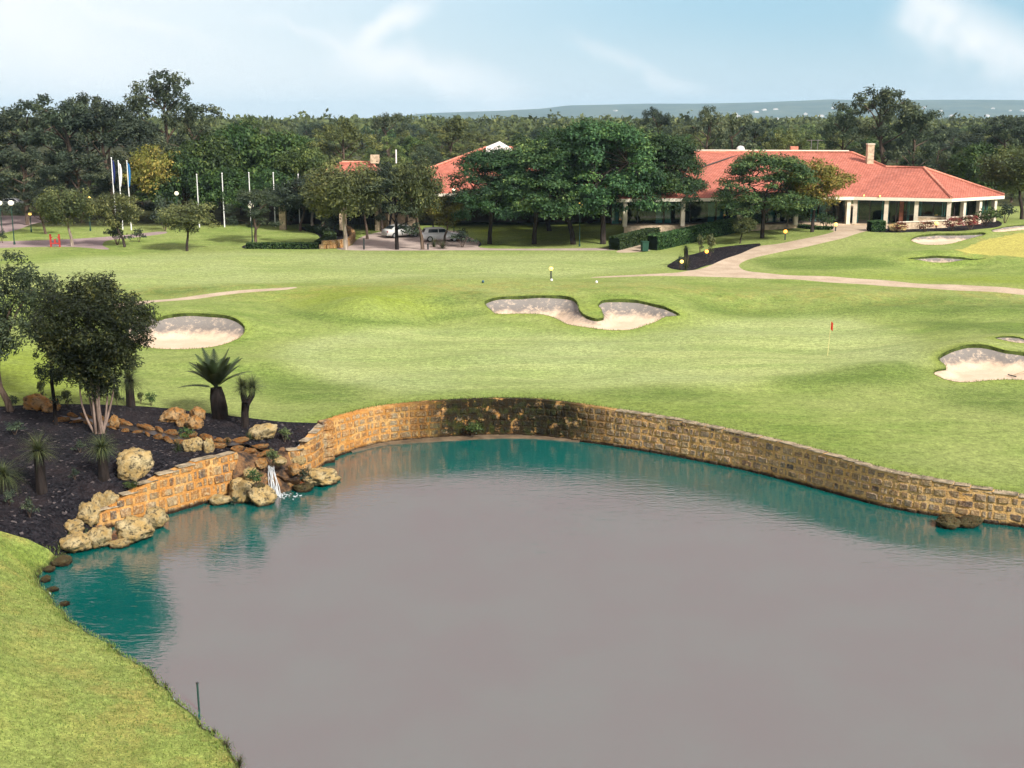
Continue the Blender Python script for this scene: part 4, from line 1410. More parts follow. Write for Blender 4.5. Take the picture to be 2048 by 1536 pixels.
def make_tree(kind, seed):
    """returns (trunk mesh, crown mesh, height, width); base at the origin"""
    rs = np.random.default_rng(seed)
    tb = MB()
    cl = []
    bark, leaf = 'dark', kind
    if kind == 'jacaranda':
        Hh, R, fork = 9.2, 4.9, 2.7
        lean = rs.normal(0, .35, 2)
        top = np.array([lean[0], lean[1], fork])
        tb.tube([(0, 0, -.3), (lean[0] * .25, lean[1] * .2, fork * .35), (lean[0] * .8, lean[1] * .7, fork * .7), top], [.27, .22, .19, .20], 8)
        limbs = []
        for k in range(5):
            a = k * 1.257 + rs.uniform(-.3, .3)
            e = np.array([math.cos(a) * R * .5, math.sin(a) * R * .5, fork + rs.uniform(2.2, 3.4)]) + np.r_[lean, 0]
            tb.tube(limb_path(top, e, rs), [.16, .13, .10, .08, .05], 6, False); limbs.append(e)
        for i in range(118):
            u, a = rs.random() ** .55, rs.uniform(0, 6.283)
            r = R * u * (1 + .14 * math.sin(3 * a + seed))
            zt = 4.3 + (Hh - 4.3) * max(0, 1 - u ** 1.9) ** .6 * rs.uniform(.8, 1.03)
            z = zt if rs.random() < .6 else rs.uniform(2.9, max(3.3, zt))
            if u > .75 and rs.random() < .5: z = rs.uniform(2.6, 4.6)
            s = rs.uniform(.75, 1.25)
            cl.append(((r * math.cos(a) + lean[0], r * math.sin(a) + lean[1], z), (1.15 * s, 1.15 * s, .72 * s), int(240 * s * s)))
            if rs.random() < .35:
                tb.tube(limb_path(limbs[i % 5], cl[-1][0], rs, .05, 4), [.05, .04, .03, .02], 5, False)
        V = leaf_cloud(cl, .27, .13, rs, up=.8, flat=.35)
        Wd = R * 2.1
    elif kind in ('gum', 'gum_dark', 'wood'):
        dense = kind == 'wood'
        Hh, R = 15.0, 4.6 if not dense else 4.9
        pts = [(0, 0, -.4)]; x = y = 0
        for k in range(1, 6):
            x += rs.normal(0, .22); y += rs.normal(0, .22); pts.append((x, y, k * 2.1))
        tb.tube(pts, [.36, .30, .26, .22, .18, .12], 8)
        nl = 11 if not dense else 13
        for k in range(nl):
            h = 3.2 + (Hh - 6.0) * (k / (nl - 1)) ** .9 if not dense else 2.0 + 8.5 * k / (nl - 1)
            base = np.array(pts[min(5, int(h / 2.1))], float); base[2] = min(h, 10.5)
            a = k * 2.4 + rs.uniform(-.5, .5)
            prof = math.sin(math.pi * min(1, .22 + .74 * (k + .5) / nl)) ** .7
            rr = R * prof * rs.uniform(.62, 1.0)
            e = base + np.array([math.cos(a) * rr, math.sin(a) * rr, rs.uniform(1.2, 3.6)])
            tb.tube(limb_path(base, e, rs, .06), [.14, .11, .08, .06, .04], 5, False)
            for m in range(5 if not dense else 6):
                o = rs.normal(0, 1, 3) * np.array([.95, .95, .62])
                s = rs.uniform(.65, 1.25)
                cl.append((e + o - np.array([0, 0, .2]), (.92 * s, .92 * s, .72 * s), int((125 if not dense else 120) * s * s)))
        for m in range(10):
            s = rs.uniform(.7, 1.1)
            cl.append((np.array(pts[-1]) + np.array([rs.normal(0, 1.2), rs.normal(0, 1.2), rs.uniform(.6, Hh - 11.3)]), (.9 * s, .9 * s, .85 * s), int(125 * s * s)))
        V = leaf_cloud(cl, .42, .17, rs, up=.5, hang=.8)
        Wd = R * 2.0; bark = 'brown'
    elif kind == 'fig':
        Hh, R = 9.5, 4.8
        tb.tube([(0, 0, -.3), (.1, 0, 1.6), (0, .1, 3.5)], [.42, .33, .25], 8)
        for k in range(6):
            a = k * 1.05
            tb.tube(limb_path((0, 0, 2.4), (math.cos(a) * 3, math.sin(a) * 3, 5.5), rs), [.18, .14, .10, .07, .04], 5, False)
        for i in range(95):
            d = rs.normal(size=3); d /= np.linalg.norm(d); d[2] = abs(d[2]) * 1.1 - .35
            q = rs.uniform(.72, 1.0)
            c = np.array([d[0] * R * q, d[1] * R * q, 4.4 + d[2] * 4.6 * q])
            s = rs.uniform(.7, 1.2)
            cl.append((c, (1.15 * s, 1.15 * s, .8 * s), int(125 * s * s)))
        V = leaf_cloud(cl, .38, .22, rs, up=.7)
        Wd = R * 2.2
    elif kind in ('olive', 'gold'):
        Hh, R = 5.2, 2.6
        lean = rs.normal(0, .35, 2)
        top = np.array([lean[0], lean[1], 1.9])
        tb.tube([(0, 0, -.2), (lean[0] * .2, lean[1] * .2, .7), (lean[0] * .8, lean[1] * .8, 1.4), top], [.14, .11, .09, .08], 7)
        for k in range(5):
            a = k * 1.257 + rs.uniform(-.3, .3)
            tb.tube(limb_path(top, (lean[0] + math.cos(a) * 1.4, lean[1] + math.sin(a) * 1.4, 3.4 + rs.uniform(-.3, .8)), rs), [.07, .06, .045, .03, .02], 5, False)
        for i in range(84):
            d = rs.normal(size=3); d /= np.linalg.norm(d)
            q = rs.uniform(.4, 1.0)
            c = np.array([lean[0] + d[0] * R * .82 * q, lean[1] + d[1] * R * .82 * q, 3.35 + d[2] * 1.5 * q])
            s = rs.uniform(.6, 1.2)
            cl.append((c, (.60 * s, .60 * s, .46 * s), int(120 * s * s)))
        V = leaf_cloud(cl, .20, .085, rs, up=.5, hang=.5)
        Wd = R * 2.0; bark = 'pale' if seed % 2 else 'dark'
    elif kind == 'bottle':                       # many-stemmed bushy tree by the pond
        Hh, R = 7.4, 2.35
        for k in range(11):
            a = k * 2.399; r0 = rs.uniform(.05, .2)
            e = np.array([math.cos(a) * rs.uniform(.25, .9), math.sin(a) * rs.uniform(.25, .8), rs.uniform(2.8, 4.2)])
            tb.tube(limb_path((math.cos(a) * r0, math.sin(a) * r0, -.15), e, rs, -.0, 7, .03), [.062, .055, .048, .042, .036, .03, .02], 6, False)
        for i in range(300):
            d = rs.normal(size=3); d /= np.linalg.norm(d)
            q = rs.uniform(.35, 1.0) ** .6
            tz = d[2]
            wq = 1.0 if tz > 0 else 1 + tz * .45
            c = np.array([d[0] * R * q * wq, d[1] * R * q * wq, 4.75 + tz * (2.3 if tz > 0 else 2.9) * q])
            s = rs.uniform(.65, 1.15)
            cl.append((c, (.46 * s, .46 * s, .46 * s), int(190 * s * s)))
        V = leaf_cloud(cl, .17, .05, rs, up=.55)
        Wd = R * 2.1; bark = 'pinkish'
    elif kind == 'edge':                         # loose tree at the picture's left edge
        Hh, R = 7.8, 3.0
        tb.tube([(0, 0, -.2), (-.12, 0, .45), (-.42, .05, 1.1), (-.5, .1, 1.9), (-.35, .1, 3.0), (-.5, .1, 4.6)], [.17, .15, .13, .125, .11, .07], 8)
        ends = []
        for k in range(7):
            a = k * .9 + .3
            e = np.array([-.5 + math.cos(a) * 1.8, math.sin(a) * 1.8, 3.6 + rs.uniform(.2, 2.4)]); ends.append(e)
            tb.tube(limb_path((-.4, .1, 2.6), e, rs, .06), [.08, .07, .05, .04, .02], 6, False)
        for i in range(125):
            d = rs.normal(size=3); d /= np.linalg.norm(d)
            q = rs.uniform(.45, 1.0)
            c = np.array([-.35 + d[0] * R * q, d[1] * R * q * .9, 5.0 + d[2] * 2.5 * q])
            s = rs.uniform(.6, 1.2)
            cl.append((c, (.52 * s, .52 * s, .42 * s), int(170 * s * s)))
        V = leaf_cloud(cl, .17, .065, rs, up=.45, hang=.8)
        Wd = R * 2.0; bark = 'brown'
    elif kind == 'sapling':
        Hh, R = 6.4, 1.2
        tb.tube([(0, 0, -.2), (.02, 0, 1.5), (-.05, 0, 3.0), (.0, 0, 4.6)], [.15, .14, .12, .06], 8)
        for i in range(42):
            d = rs.normal(size=3); d /= np.linalg.norm(d)
            c = np.array([d[0] * R * .9, d[1] * R * .9, 4.6 + d[2] * 1.6])
            s = rs.uniform(.6, 1.1)
            cl.append((c, (.42 * s, .42 * s, .40 * s), int(120 * s * s)))
        for i in range(5):
            cl.append(((.25 * rs.normal(), .2 * rs.normal(), rs.uniform(1.6, 2.6)), (.25, .25, .3), 40))
        V = leaf_cloud(cl, .17, .07, rs)
        Wd = R * 2.2; bark = 'black'; leaf = 'gum_dark'
    v, f, ti = V
    crown = np_mesh('crown', v, f, LEAF[leaf], attrs={'tint': ti})
    z = v[:, 2]
    trunk = tb.mesh('trunk', BARK[bark], smooth=True)
    return trunk, crown, float(np.percentile(z, 99.7)), float(np.percentile(v[:, 0], 99) - np.percentile(v[:, 0], 1))


TREE = {}
for kind, seeds in (('jacaranda', (1, 2, 3)), ('gum', (4, 5, 6)), ('gum_dark', (7, 8)), ('wood', (9, 10, 11)), ('fig', (12, 13)), ('olive', (15, 16, 17)), ('gold', (18,)), ('bottle', (20,)), ('edge', (21,)), ('sapling', (22,))):
    TREE[kind] = [make_tree(kind, s) for s in seeds]


def plant_tree(name, kind, base, height, width, label, group=None, rz=None, variant=None, bark=None, leaf=None):
    i = random.randrange(len(TREE[kind])) if variant is None else variant
    tr, cr, h, w = TREE[kind][i % len(TREE[kind])]
    root = empty(name, base, random.uniform(0, 6.28) if rz is None else rz, label, 'tree', group)
    sx, sz = width / w, height / h
    to = link('trunk', tr, root, scale=((sx + sz) / 2 if kind != 'bottle' else sx, (sx + sz) / 2 if kind != 'bottle' else sx, sz))
    co = link('crown', cr, root, scale=(sx, sx, sz))
    if leaf:
        co.material_slots[0].link = 'OBJECT'; co.material_slots[0].material = LEAF[leaf]
    if bark:
        to.material_slots[0].link = 'OBJECT'; to.material_slots[0].material = BARK[bark]
    return root


def tree_at(kind, px, py, topy, wpx, label, name='tree', group=None, **kw):
    g = G(px, py)
    m_px = FPX / g.y
    return plant_tree(name, kind, g, (py - topy) / m_px * 1.0, wpx / m_px * (.86 if kind == 'olive' else 1.0), label, group, **kw)


def tree_top(kind, px, topy, depth, wpx, label, name='gum_tree', group=None, **kw):
    x = (px - 1024) / FPX * depth
    zt = CAMZ - (topy - HORIZ) / FPX * depth
    gz = ground_z(x, depth)
    return plant_tree(name, kind, (x, depth, gz - .1), max(3.0, zt - gz), wpx * depth / FPX, label, group, **kw)


# foreground, by the pond
tree_at('edge', 22, 822, 495, 215, 'loose leafy tree with leaning trunk cut by the left edge, beside the pond', 'peppermint_tree', rz=0.0)
tree_at('bottle', 201, 866, 541, 205, 'round bushy tree with many pale stems beside the pond', 'bottlebrush_tree', rz=.4)
tree_at('sapling', 112, 850, 660, 60, 'slim tree with one straight dark trunk behind the bushy tree', 'slim_tree', rz=.2)

# jacarandas on the lawn before the clubhouse
for px, py, ty, w, lb, v in ((979, 488, 302, 180, 'leftmost spreading jacaranda of the row, next to the planting bed', 0), (1068, 488, 292, 195, 'spreading jacaranda second from the left in the lawn row', 1),
                             (1147, 489, 262, 225, 'spreading jacaranda with crooked trunk beside the round lawn lamp', 2), (1206, 488, 248, 240, 'tallest spreading jacaranda at the right end of the lawn row', 0),
                             (1286, 470, 272, 190, 'dark jacaranda behind the hedge corner at the right of the row', 1), (1100, 462, 285, 220, 'jacaranda half hidden behind the middle of the lawn row', 2),
                             (1338, 466, 292, 140, 'rightmost jacaranda over the end of the long roof', 2), (1330, 472, 274, 165, 'dense jacaranda filling the row between tallest and rightmost trees', 0), (1524, 476, 308, 182, 'umbrella-shaped jacaranda alone in front of the clubhouse roof', 1)):
    tree_at('jacaranda', px, py, ty, w, lb, 'jacaranda_tree', 'jacarandas before the clubhouse', variant=v)
tree_at('gold', 1624, 464, 322, 128, 'yellowing tree touching the umbrella jacaranda by the terrace', 'ornamental_tree')
tree_at('olive', 1480, 487, 432, 50, 'small slender tree below the umbrella jacaranda', 'ornamental_tree', bark='dark')
tree_at('olive', 1573, 458, 400, 50, 'thin pale-stemmed tree behind the umbrella jacaranda', 'ornamental_tree')
# small trees of the entrance lawns
for kd, px, py, ty, w, lb, bk in (('olive', 145, 492, 374, 108, 'small olive-leaved tree with crooked white trunk by the red barrier', 'pale'), ('olive', 250, 494, 388, 100, 'dense small tree in front of the three flags', 'dark'),
                                  ('olive', 374, 502, 402, 122, 'small tree with thin dark trunk alone on the lawn', 'dark'), ('gum', 512, 486, 382, 118, 'grey-green tree with forked trunk beside the bright globe lamp', 'brown'),
                                  ('gum_dark', 92, 468, 378, 84, 'dark small tree with forked trunk by the driveway', 'brown'), ('gum_dark', 625, 458, 352, 105, 'dark tree with several pale stems left of the entrance porch', 'pale'),
                                  ('olive', 692, 499, 322, 150, 'tree with curving pale trunk in front of the entrance porch', 'pale'), ('gum_dark', 794, 499, 330, 125, 'dark tree with straight black trunk between porch and cars', 'black'),
                                  ('olive', 846, 499, 318, 108, 'tree with trunk leaning left before the white car', 'brown'), ('gold', 888, 486, 392, 80, 'small bushy tree right behind the white car', 'brown'),
                                  ('olive', 870, 470, 405, 80, 'low tree behind the two parked cars', 'brown'), ('olive', 735, 478, 352, 100, 'bushy tree hiding the porch gate', 'brown'), ('olive', 652, 470, 362, 90, 'bushy tree beside the orange porch lamp', 'dark'), ('gum_dark', 775, 472, 345, 80, 'dark slim tree before the white dormer', 'black')):
    tree_at(kd, px, py, ty, w, lb, 'lawn_tree', 'small trees of the entrance lawn', bark=bk)
for px, py, ty, w, lb in ((600, 462, 356, 105, 'dense dark tree hiding the left end of the porch'), (645, 458, 342, 100, 'dense dark tree in front of the porch roof'), (568, 458, 372, 70, 'small dark tree before the left porch pier'), (812, 466, 338, 90, 'dense dark tree behind the silver sedan'), (765, 462, 330, 80, 'dense dark tree beside the white dormer')):
    tree_at('olive', px, py, ty, w * 1.15, lb, 'lawn_tree', 'small trees of the entrance lawn', bark='brown', leaf='gum_dark' if px < 640 else 'gum')
# tall gums at the left
for kd, px, ty, d, w, lb in (('gum_dark', -50, 240, 150, 160, None), ('gum_dark', 8, 225, 158, 140, 'dark gum at the left picture edge above the driveway'), ('gum_dark', 70, 208, 162, 160, 'dark gum tree second from the left in the tall group'),
                             ('gum_dark', 130, 193, 155, 165, 'tall dark gum over the parked car at the left'), ('gum', 185, 190, 168, 150, 'tall gum with thin top right of the tallest dark one'),
                             ('gum_dark', 235, 205, 158, 150, 'dark gum directly behind the three flags'), ('gum', 346, 147, 172, 195, 'tallest gum tree with open crown against the sky'), ('gum_dark', 290, 232, 165, 150, 'dark gum filling the gap left of the tallest gum'),
                             ('gum', 392, 222, 168, 110, 'gum leaning out right under the tallest crown'), ('gum_dark', 60, 292, 148, 130, 'low dark gum above the far-left lamp'), ('gum_dark', 170, 300, 150, 150, 'low dark gum behind the crooked white trunk'), ('gum_dark', 270, 310, 150, 130, 'low dark gum right of the flags')):
    if lb: tree_top(kd, px, ty, d, w, lb, group='tall gums on the left', rz=px * .7, variant=px % 3)
    else: tree_top(kd, px, ty, d, w, 'gum tree mostly outside the left picture edge', group='tall gums on the left', rz=1.0)
for kd, px, ty, d, w, lb in (('gold', 330, 288, 147, 110, 'yellow-topped tree left of the dense fig trees'), ('fig', 372, 300, 148, 120, 'fig tree just right of the yellow-topped tree'), ('fig', 425, 268, 152, 140, 'dense fig tree behind the left bare flagpoles'),
                             ('fig', 492, 246, 158, 150, 'highest dense fig tree behind the bare flagpoles'), ('fig', 556, 262, 156, 150, 'dense fig tree behind the rightmost flagpoles'), ('fig', 606, 292, 152, 110, 'smaller fig tree next to the porch roof'),
                             ('fig', 452, 330, 147, 120, 'low fig tree in front of the dense ones'), ('fig', 545, 335, 148, 120, 'low fig tree left of the porch roof')):
    tree_top(kd, px, ty, d, w, lb, 'fig_tree', 'dense green trees behind the flagpoles', rz=px * .3)
# undergrowth closing the view between the trunks at the left and behind the porch
UW = {-40: 'at the very left picture edge', 30: 'above the white lamp by the driveway', 95: 'behind the forked dark tree', 150: 'behind the crooked white trunk', 205: 'left of the three flags', 262: 'right behind the three flags', 320: 'below the yellow-topped tree', 385: 'at the first bare flagpole', 440: 'at the second bare flagpole', 520: 'at the third bare flagpole', 590: 'at the rightmost bare flagpole'}
for px, ty, d, w, kd in ((-40, 330, 172, 120, 'gum_dark'), (30, 345, 176, 110, 'fig'), (95, 335, 172, 110, 'gum_dark'), (150, 345, 178, 110, 'fig'), (205, 335, 172, 110, 'gum_dark'), (262, 340, 176, 120, 'fig'), (320, 350, 168, 110, 'fig'), (385, 345, 166, 110, 'gum_dark'), (440, 345, 168, 120, 'fig'), (520, 345, 170, 120, 'fig'), (590, 340, 168, 100, 'fig')):
    tree_top(kd, px, ty, d, w, 'low dark understorey tree ' + UW[px], 'understorey_tree', 'dark understorey trees', rz=px * .9, variant=px % 2)
# individual trees that stand out behind the clubhouse
for kd, px, ty, d, w, lb in (('gum_dark', 1300, 216, 260, 66, 'dark lone gum standing clear above the jacarandas'), ('gum', 1408, 213, 200, 95, 'tall gum at the left above the long clubhouse roof'), ('gum', 1458, 228, 205, 90, 'gum right of the tall one above the long roof'),
                             ('gum_dark', 1510, 240, 230, 80, 'dark distant gum in the middle above the long roof'), ('wood', 1560, 256, 190, 95, 'rounded green tree above the long roof by the aerial'), ('wood', 1612, 262, 186, 80, 'rounded green tree directly behind the roof aerials'),
                             ('gum', 1672, 212, 195, 105, 'gum left of the huge gum behind the chimney'), ('gum', 1755, 178, 190, 175, 'huge gum with pale top branches behind the chimney'), ('gum', 1812, 220, 188, 115, 'right shoulder gum beside the huge one'),
                             ('gum_dark', 1862, 250, 205, 90, 'dark gum above the right hip of the roof'), ('fig', 1950, 284, 152, 130, 'light green rounded tree right of the clubhouse roof'), ('gum', 1888, 300, 158, 85, 'pale-leaved tree poking above the right roof slope'),
                             ('olive', 2038, 288, 136, 120, 'big bushy tree cut by the right edge beside the clubhouse'), ('gum_dark', 1990, 232, 210, 110, 'dark gum under the pale hillside houses'), ('gum_dark', 2052, 222, 190, 120, 'dark gum at the right picture edge'),
                             ('gum_dark', 1925, 262, 230, 80, 'dark gum behind the light green rounded tree'), ('wood', 690, 238, 205, 130, 'tall green gum above the porch roof'), ('gum', 780, 226, 260, 80, 'pointed dark gum above the gap between roofs'),
                             ('wood', 500, 232, 240, 95, 'green gum rising behind the dense fig trees'), ('wood', 905, 236, 225, 130, 'broad green gum above the white gable')):
    tree_top(kd, px, ty, d, w, lb, rz=px * .37, variant=2 if px == 1755 else px % 3)
# the wood behind the roofs
wood = []
for row, (d0, d1, y0, y1, n) in enumerate(((175, 205, 288, 312, 26), (210, 260, 268, 290, 34), (270, 350, 252, 272, 40), (360, 520, 243, 258, 48))):
    for j in range(n):
        d = random.uniform(d0, d1)
        px = 380 + (j + random.uniform(.1, .9)) * 1740 / n
        if row == 0 and 1360 < px < 2000: d += 25
        wood.append((row, px, d, random.uniform(y0, y1), random.choice(('wood', 'wood', 'wood', 'gum', 'fig')), random.uniform(62, 105) * (200 / d) ** .35))
MARKS = ((470, 'left of the fig trees'), (560, 'behind the fig trees'), (650, 'behind the left end of the porch'), (740, 'above the porch roof'), (830, 'above the white dormer'), (920, 'left of the white gablet'), (1010, 'above the white gablet'), (1100, 'behind the leftmost jacarandas'), (1200, 'above the middle jacarandas'), (1300, 'above the tallest jacaranda'),
         (1390, 'right of the lone dark gum'), (1480, 'above the left of the long roof'), (1580, 'above the roof vents'), (1680, 'behind the roof aerials'), (1780, 'behind the chimney'), (1880, 'above the right roof hip'), (1980, 'beyond the right end of the clubhouse'), (9999, 'by the right picture edge'))
ROWS = ('nearest wood row', 'second wood row', 'third wood row', 'bluish far wood row')
KINDW = {'wood': 'rounded green gum', 'gum': 'open-crowned gum', 'fig': 'dense green tree'}
seen_ = {}
for row, px, d, ty, kd, w in sorted(wood):
    mk = next(t_ for lim, t_ in MARKS if px < lim)
    seen_.setdefault((row, mk, kd), []).append(px)
for row, px, d, ty, kd, w in sorted(wood):
    mk = next(t_ for lim, t_ in MARKS if px < lim)
    q = seen_[(row, mk, kd)]
    o_ = '' if len(q) == 1 else ('left ', 'right ')[q.index(px)] if len(q) == 2 else ('left ', 'middle ', 'right ', 'rightmost ', 'last ', 'end ')[min(5, q.index(px))]
    tree_top(kd, px, ty, d, w, o_ + KINDW[kd] + ' in ' + ROWS[row] + ' ' + mk, 'wood_tree', 'wood behind the clubhouse', variant=int(px) % 3, rz=px * 1.7)


# ------------------------------------------------------------------ grass trees, cycad, shrubs, hedges
def blades_mesh(name, rs, n, length, width, el0, el1, droop, seg=4, z0=0.0, mat='spike'):
    V, Fq, TI = [], [], []
    for i in range(n):
        a = rs.uniform(0, 6.283); el = rs.uniform(el0, el1)
        L = length * rs.uniform(.7, 1.15)
        dr = droop * rs.uniform(.5, 1.4)
        w = width * rs.uniform(.7, 1.2)
        hx, hy = math.cos(a), math.sin(a)
        sx, sy = -hy, hx
        ti = rs.random()
        o = len(V)
        for k in range(seg + 1):
            t = k / seg
            e = el - dr * t
            r = L * t * math.cos(el - dr * t * .5)
            z = L * t * math.sin(el - dr * t * .5)
            ww = w * (1 - t * .85)
            for s in (-1, 1):
                V.append((hx * r + sx * ww * s, hy * r + sy * ww * s, z0 + z)); TI.append(ti)
        for k in range(seg):
            Fq.append((o + 2 * k, o + 2 * k + 1, o + 2 * k + 3, o + 2 * k + 2))
    return np_mesh(name, np.array(V), np.array(Fq), LEAF[mat], attrs={'tint': np.array(TI)})


def grass_tree(px, foot, headpx, r_px, label, fork=False, lean=0.0, seed=1, droop=1.3, skirt=True):
    rs = np.random.default_rng(seed)
    g = G(px, foot)
    m = FPX / g.y
    H, R = (foot - headpx) / m, r_px / m * .82
    root = empty('grass_tree', g, 0, label, 'grass tree', 'grass trees in the mulch bed')
    heads = [(lean, H)]
    tb = MB()
    if fork:
        tb.tube([(0, 0, -.15), (.02, 0, H * .35), (.1, 0, H * .62)], [.19, .18, .20], 9)
        heads = [(-.02, H), (.42, H * 1.0)]
        tb.tube([(.08, 0, H * .55), (0, 0, H * .8), (-.02, 0, H)], [.17, .15, .16], 8)
        tb.tube([(.12, 0, H * .55), (.40, 0, H * .78), (.42, 0, H)], [.15, .14, .15], 8)
    else:
        tb.tube([(0, 0, -.15), (lean * .3, 0, H * .4), (lean * .8, 0, H * .8), (lean, 0, H)], [.24, .21, .20, .22], 9)
    tb.build('trunk', BARK['black'], root, smooth=True)
    for hx, hz in heads:
        link('leaf_crown', blades_mesh('leaf_crown', rs, 420, R, .010, -.15, 1.5, droop), root, (hx, 0, hz - .05))
        if skirt: link('dead_skirt', blades_mesh('dead_skirt', rs, 140, R * .6, .012, -1.2, -.1, .6, 3), root, (hx, 0, hz - .05))
    return root


grass_tree(262, 812, 757, 56, 'grass tree with round spiky head left of the cycad', seed=3)
grass_tree(490, 853, 768, 40, 'two-headed grass tree right of the cycad', fork=True, seed=4, droop=.9)
grass_tree(84, 985, 892, 58, 'grass tree with thick dark trunk in the middle of the mulch bed', seed=5, droop=1.0)
grass_tree(208, 955, 890, 52, 'grass tree in front of the many-stemmed tree', seed=6, droop=1.1)
grass_tree(10, 985, 945, 66, 'drooping grass tree cut by the left edge over the mulch', seed=7, droop=1.6)

# cycad
rs = np.random.default_rng(31)
g = G(441, 835); mpx = FPX / g.y
root = empty('cycad', g, 0, 'big cycad with thick black trunk and upright fan of fronds', 'cycad')
H = (835 - 772) / mpx
MB().tube([(0, 0, -.2), (-.03, 0, H * .3), (-.1, 0, H * .7), (-.14, 0, H)], [.38, .40, .36, .27], 12).build('trunk', BARK['black'], root, smooth=True)
for i in range(30):
    a = i * 2.399
    el = rs.uniform(.75, 1.42)
    L = rs.uniform(1.55, 2.15)
    dr = rs.uniform(.25, .75)
    if i == 0: a, el, L, dr = 3.1, .28, 1.9, .55
    if i == 1: a, el, L, dr = 2.7, .9, 2.0, 1.1
    V, Fq = [], []
    hx, hy = math.cos(a), math.sin(a)
    side = np.array([-hy, hx, 0.0])
    prev = None
    for k in range(21):
        t = k / 20
        r = L * t * math.cos(el - dr * t * .5); z = L * t * math.sin(el - dr * t * .5)
        p = np.array([hx * r, hy * r, z])
        if prev is not None:
            o = len(V)
            w = .022
            V += [prev - side * w, prev + side * w, p + side * w, p - side * w]; Fq.append((o, o + 1, o + 2, o + 3))
            if t > .16:
                ll = .40 * math.sin(math.pi * min(1, t * .82 + .14)) + .04
                d = (p - prev) / np.linalg.norm(p - prev)
                for s in (-1, 1):
                    for q in (0, .5):
                        b = prev + (p - prev) * q
                        tip = b + side * s * ll * .72 + d * ll * .62 + np.array([0, 0, .08 * ll])
                        o = len(V)
                        V += [b - d * .022, b + d * .026, tip]
                        V.append((b + tip) / 2 + d * .028)
                        Fq.append((o, o + 1, o + 3, o + 2))
        prev = p
    me = np_mesh('frond', np.array(V), np.array(Fq), LEAF['spike'], attrs={'tint': np.full(len(V), rs.uniform(.0, .5))})
    link('frond', me, root, (-.14, 0, H - .05))


def shrub_mesh(seed, leaf, n=1, ll=.16, lw=.07, count=420, flat=.2):
    rs = np.random.default_rng(seed)
    cl = []
    for _ in range(12):
        a, r = rs.uniform(0, 6.28), rs.uniform(0, .62)
        cl.append(((r * math.cos(a), r * math.sin(a), rs.uniform(.25, .95)), (.36, .36, .32), count // 10))
    v, f, t = leaf_cloud(cl, ll, lw, rs, up=.5, flat=flat)
    return np_mesh('foliage', v, f, LEAF[leaf], attrs={'tint': t})


SHRUB = {'dark': shrub_mesh(1, 'gum_dark'), 'green': shrub_mesh(2, 'fig'), 'olive': shrub_mesh(3, 'olive'), 'flower': shrub_mesh(4, 'flower'), 'spiky': blades_mesh('foliage', np.random.default_rng(5), 160, 1.0, .02, .3, 1.5, .8)}
STEMS = MB()
for i in range(5): STEMS.tube([(0, 0, -.1), (math.cos(i * 1.3) * .15, math.sin(i * 1.3) * .15, .3), (math.cos(i * 1.3) * .35, math.sin(i * 1.3) * .35, .7)], [.02, .018, .01], 5)
STEM_ME = STEMS.mesh('stem', BARK['brown'])


def shrub(px, foot, w, h, kd, label, name='shrub', group=None, z=None):
    g = G(px, foot) if z is None else at_z(px, foot, z)
    m = FPX / g.y
    root = empty(name, g, random.uniform(0, 6), label, 'shrub', group)
    sx, sz = w / m / 2, h / m / (1.2 if kd != 'spiky' else .95)
    link('foliage', SHRUB[kd], root, scale=(sx, sx, sz)); link('stem', STEM_ME, root, scale=(sx, sx, sz))
    return root


for a in ((235, 812, 34, 42, 'dark', 'upright dark shrub left of the round-headed grass tree'), (303, 812, 30, 34, 'green', 'small conical shrub right of the round-headed grass tree'), (282, 808, 26, 30, 'olive', 'thin brownish shrub between grass tree and conical shrub'),
          (135, 812, 50, 40, 'olive', 'feathery shrub behind the thin trunk by the orange boulders'), (28, 820, 34, 32, 'dark', 'dark shrub at the foot of the left edge tree'), (85, 800, 36, 50, 'olive', 'sparse bush above the rusty boulder'),
          (372, 884, 42, 34, 'green', 'green tuft on the far stream edge'), (357, 902, 30, 34, 'spiky', 'bright spiky tuft left of the stream boulders'), (570, 884, 46, 34, 'olive', 'yellow-green shrub right of the large pale boulder'), (500, 880, 26, 22, 'spiky', 'yellow tuft left of the large pale boulder'),
          (262, 982, 40, 26, 'green', 'low green plant on top of the low block wall'), (30, 870, 60, 30, 'dark', 'low dark plant in the upper mulch bed'), (160, 905, 40, 26, 'dark', 'low dark plant left of the front grass tree'), (60, 1035, 46, 44, 'dark', 'dark straggly plant in the lower mulch'), (20, 1010, 40, 34, 'dark', 'dark low plant at the left edge of the mulch'),
          (455, 885, 18, 16, 'spiky', 'tiny tuft between stream and cycad'), (150, 960, 30, 26, 'dark', 'low dark plant above the two pitted boulders')):
    shrub(*a, group='plants of the mulch bed')
for a in ((512, 972, 46, 42, 'green', 1.0, 'leafy green plant on the rocks left of the waterfall'), (545, 935, 60, 44, 'olive', 1.1, 'reddish green plant hanging over the waterfall'), (610, 965, 40, 32, 'dark', .4, 'dark plant right of the falling water'), (945, 872, 60, 34, 'green', .15, 'ferny green plant growing on the mossy wall foot'), (470, 1010, 26, 18, 'dark', .05, 'dark plant at the foot of the waterfall boulders')):
    px, ft, w, h, kd, z, lb = a
    shrub(px, ft, w, h, kd, lb, z=z, group='plants by the waterfall and wall')
for px, ft, w, h, lb in ((462, 1500, 34, 34, 'grass tussock on the shore just above the bottom corner of the pond'), (488, 1532, 38, 36, 'lowest grass tussock on the shore at the picture bottom'), (436, 1470, 24, 22, 'small grass tussock below the stake'), (340, 1378, 26, 22, 'small grass tussock above the stake')):
    shrub(px - 8, ft, w, h, 'spiky', lb, z=.08, name='grass_tussock', group='tussocks along the near shore')


M['hedge_core'] = plain('hedge_core', (0.006, 0.010, 0.005), 1.0, .0)


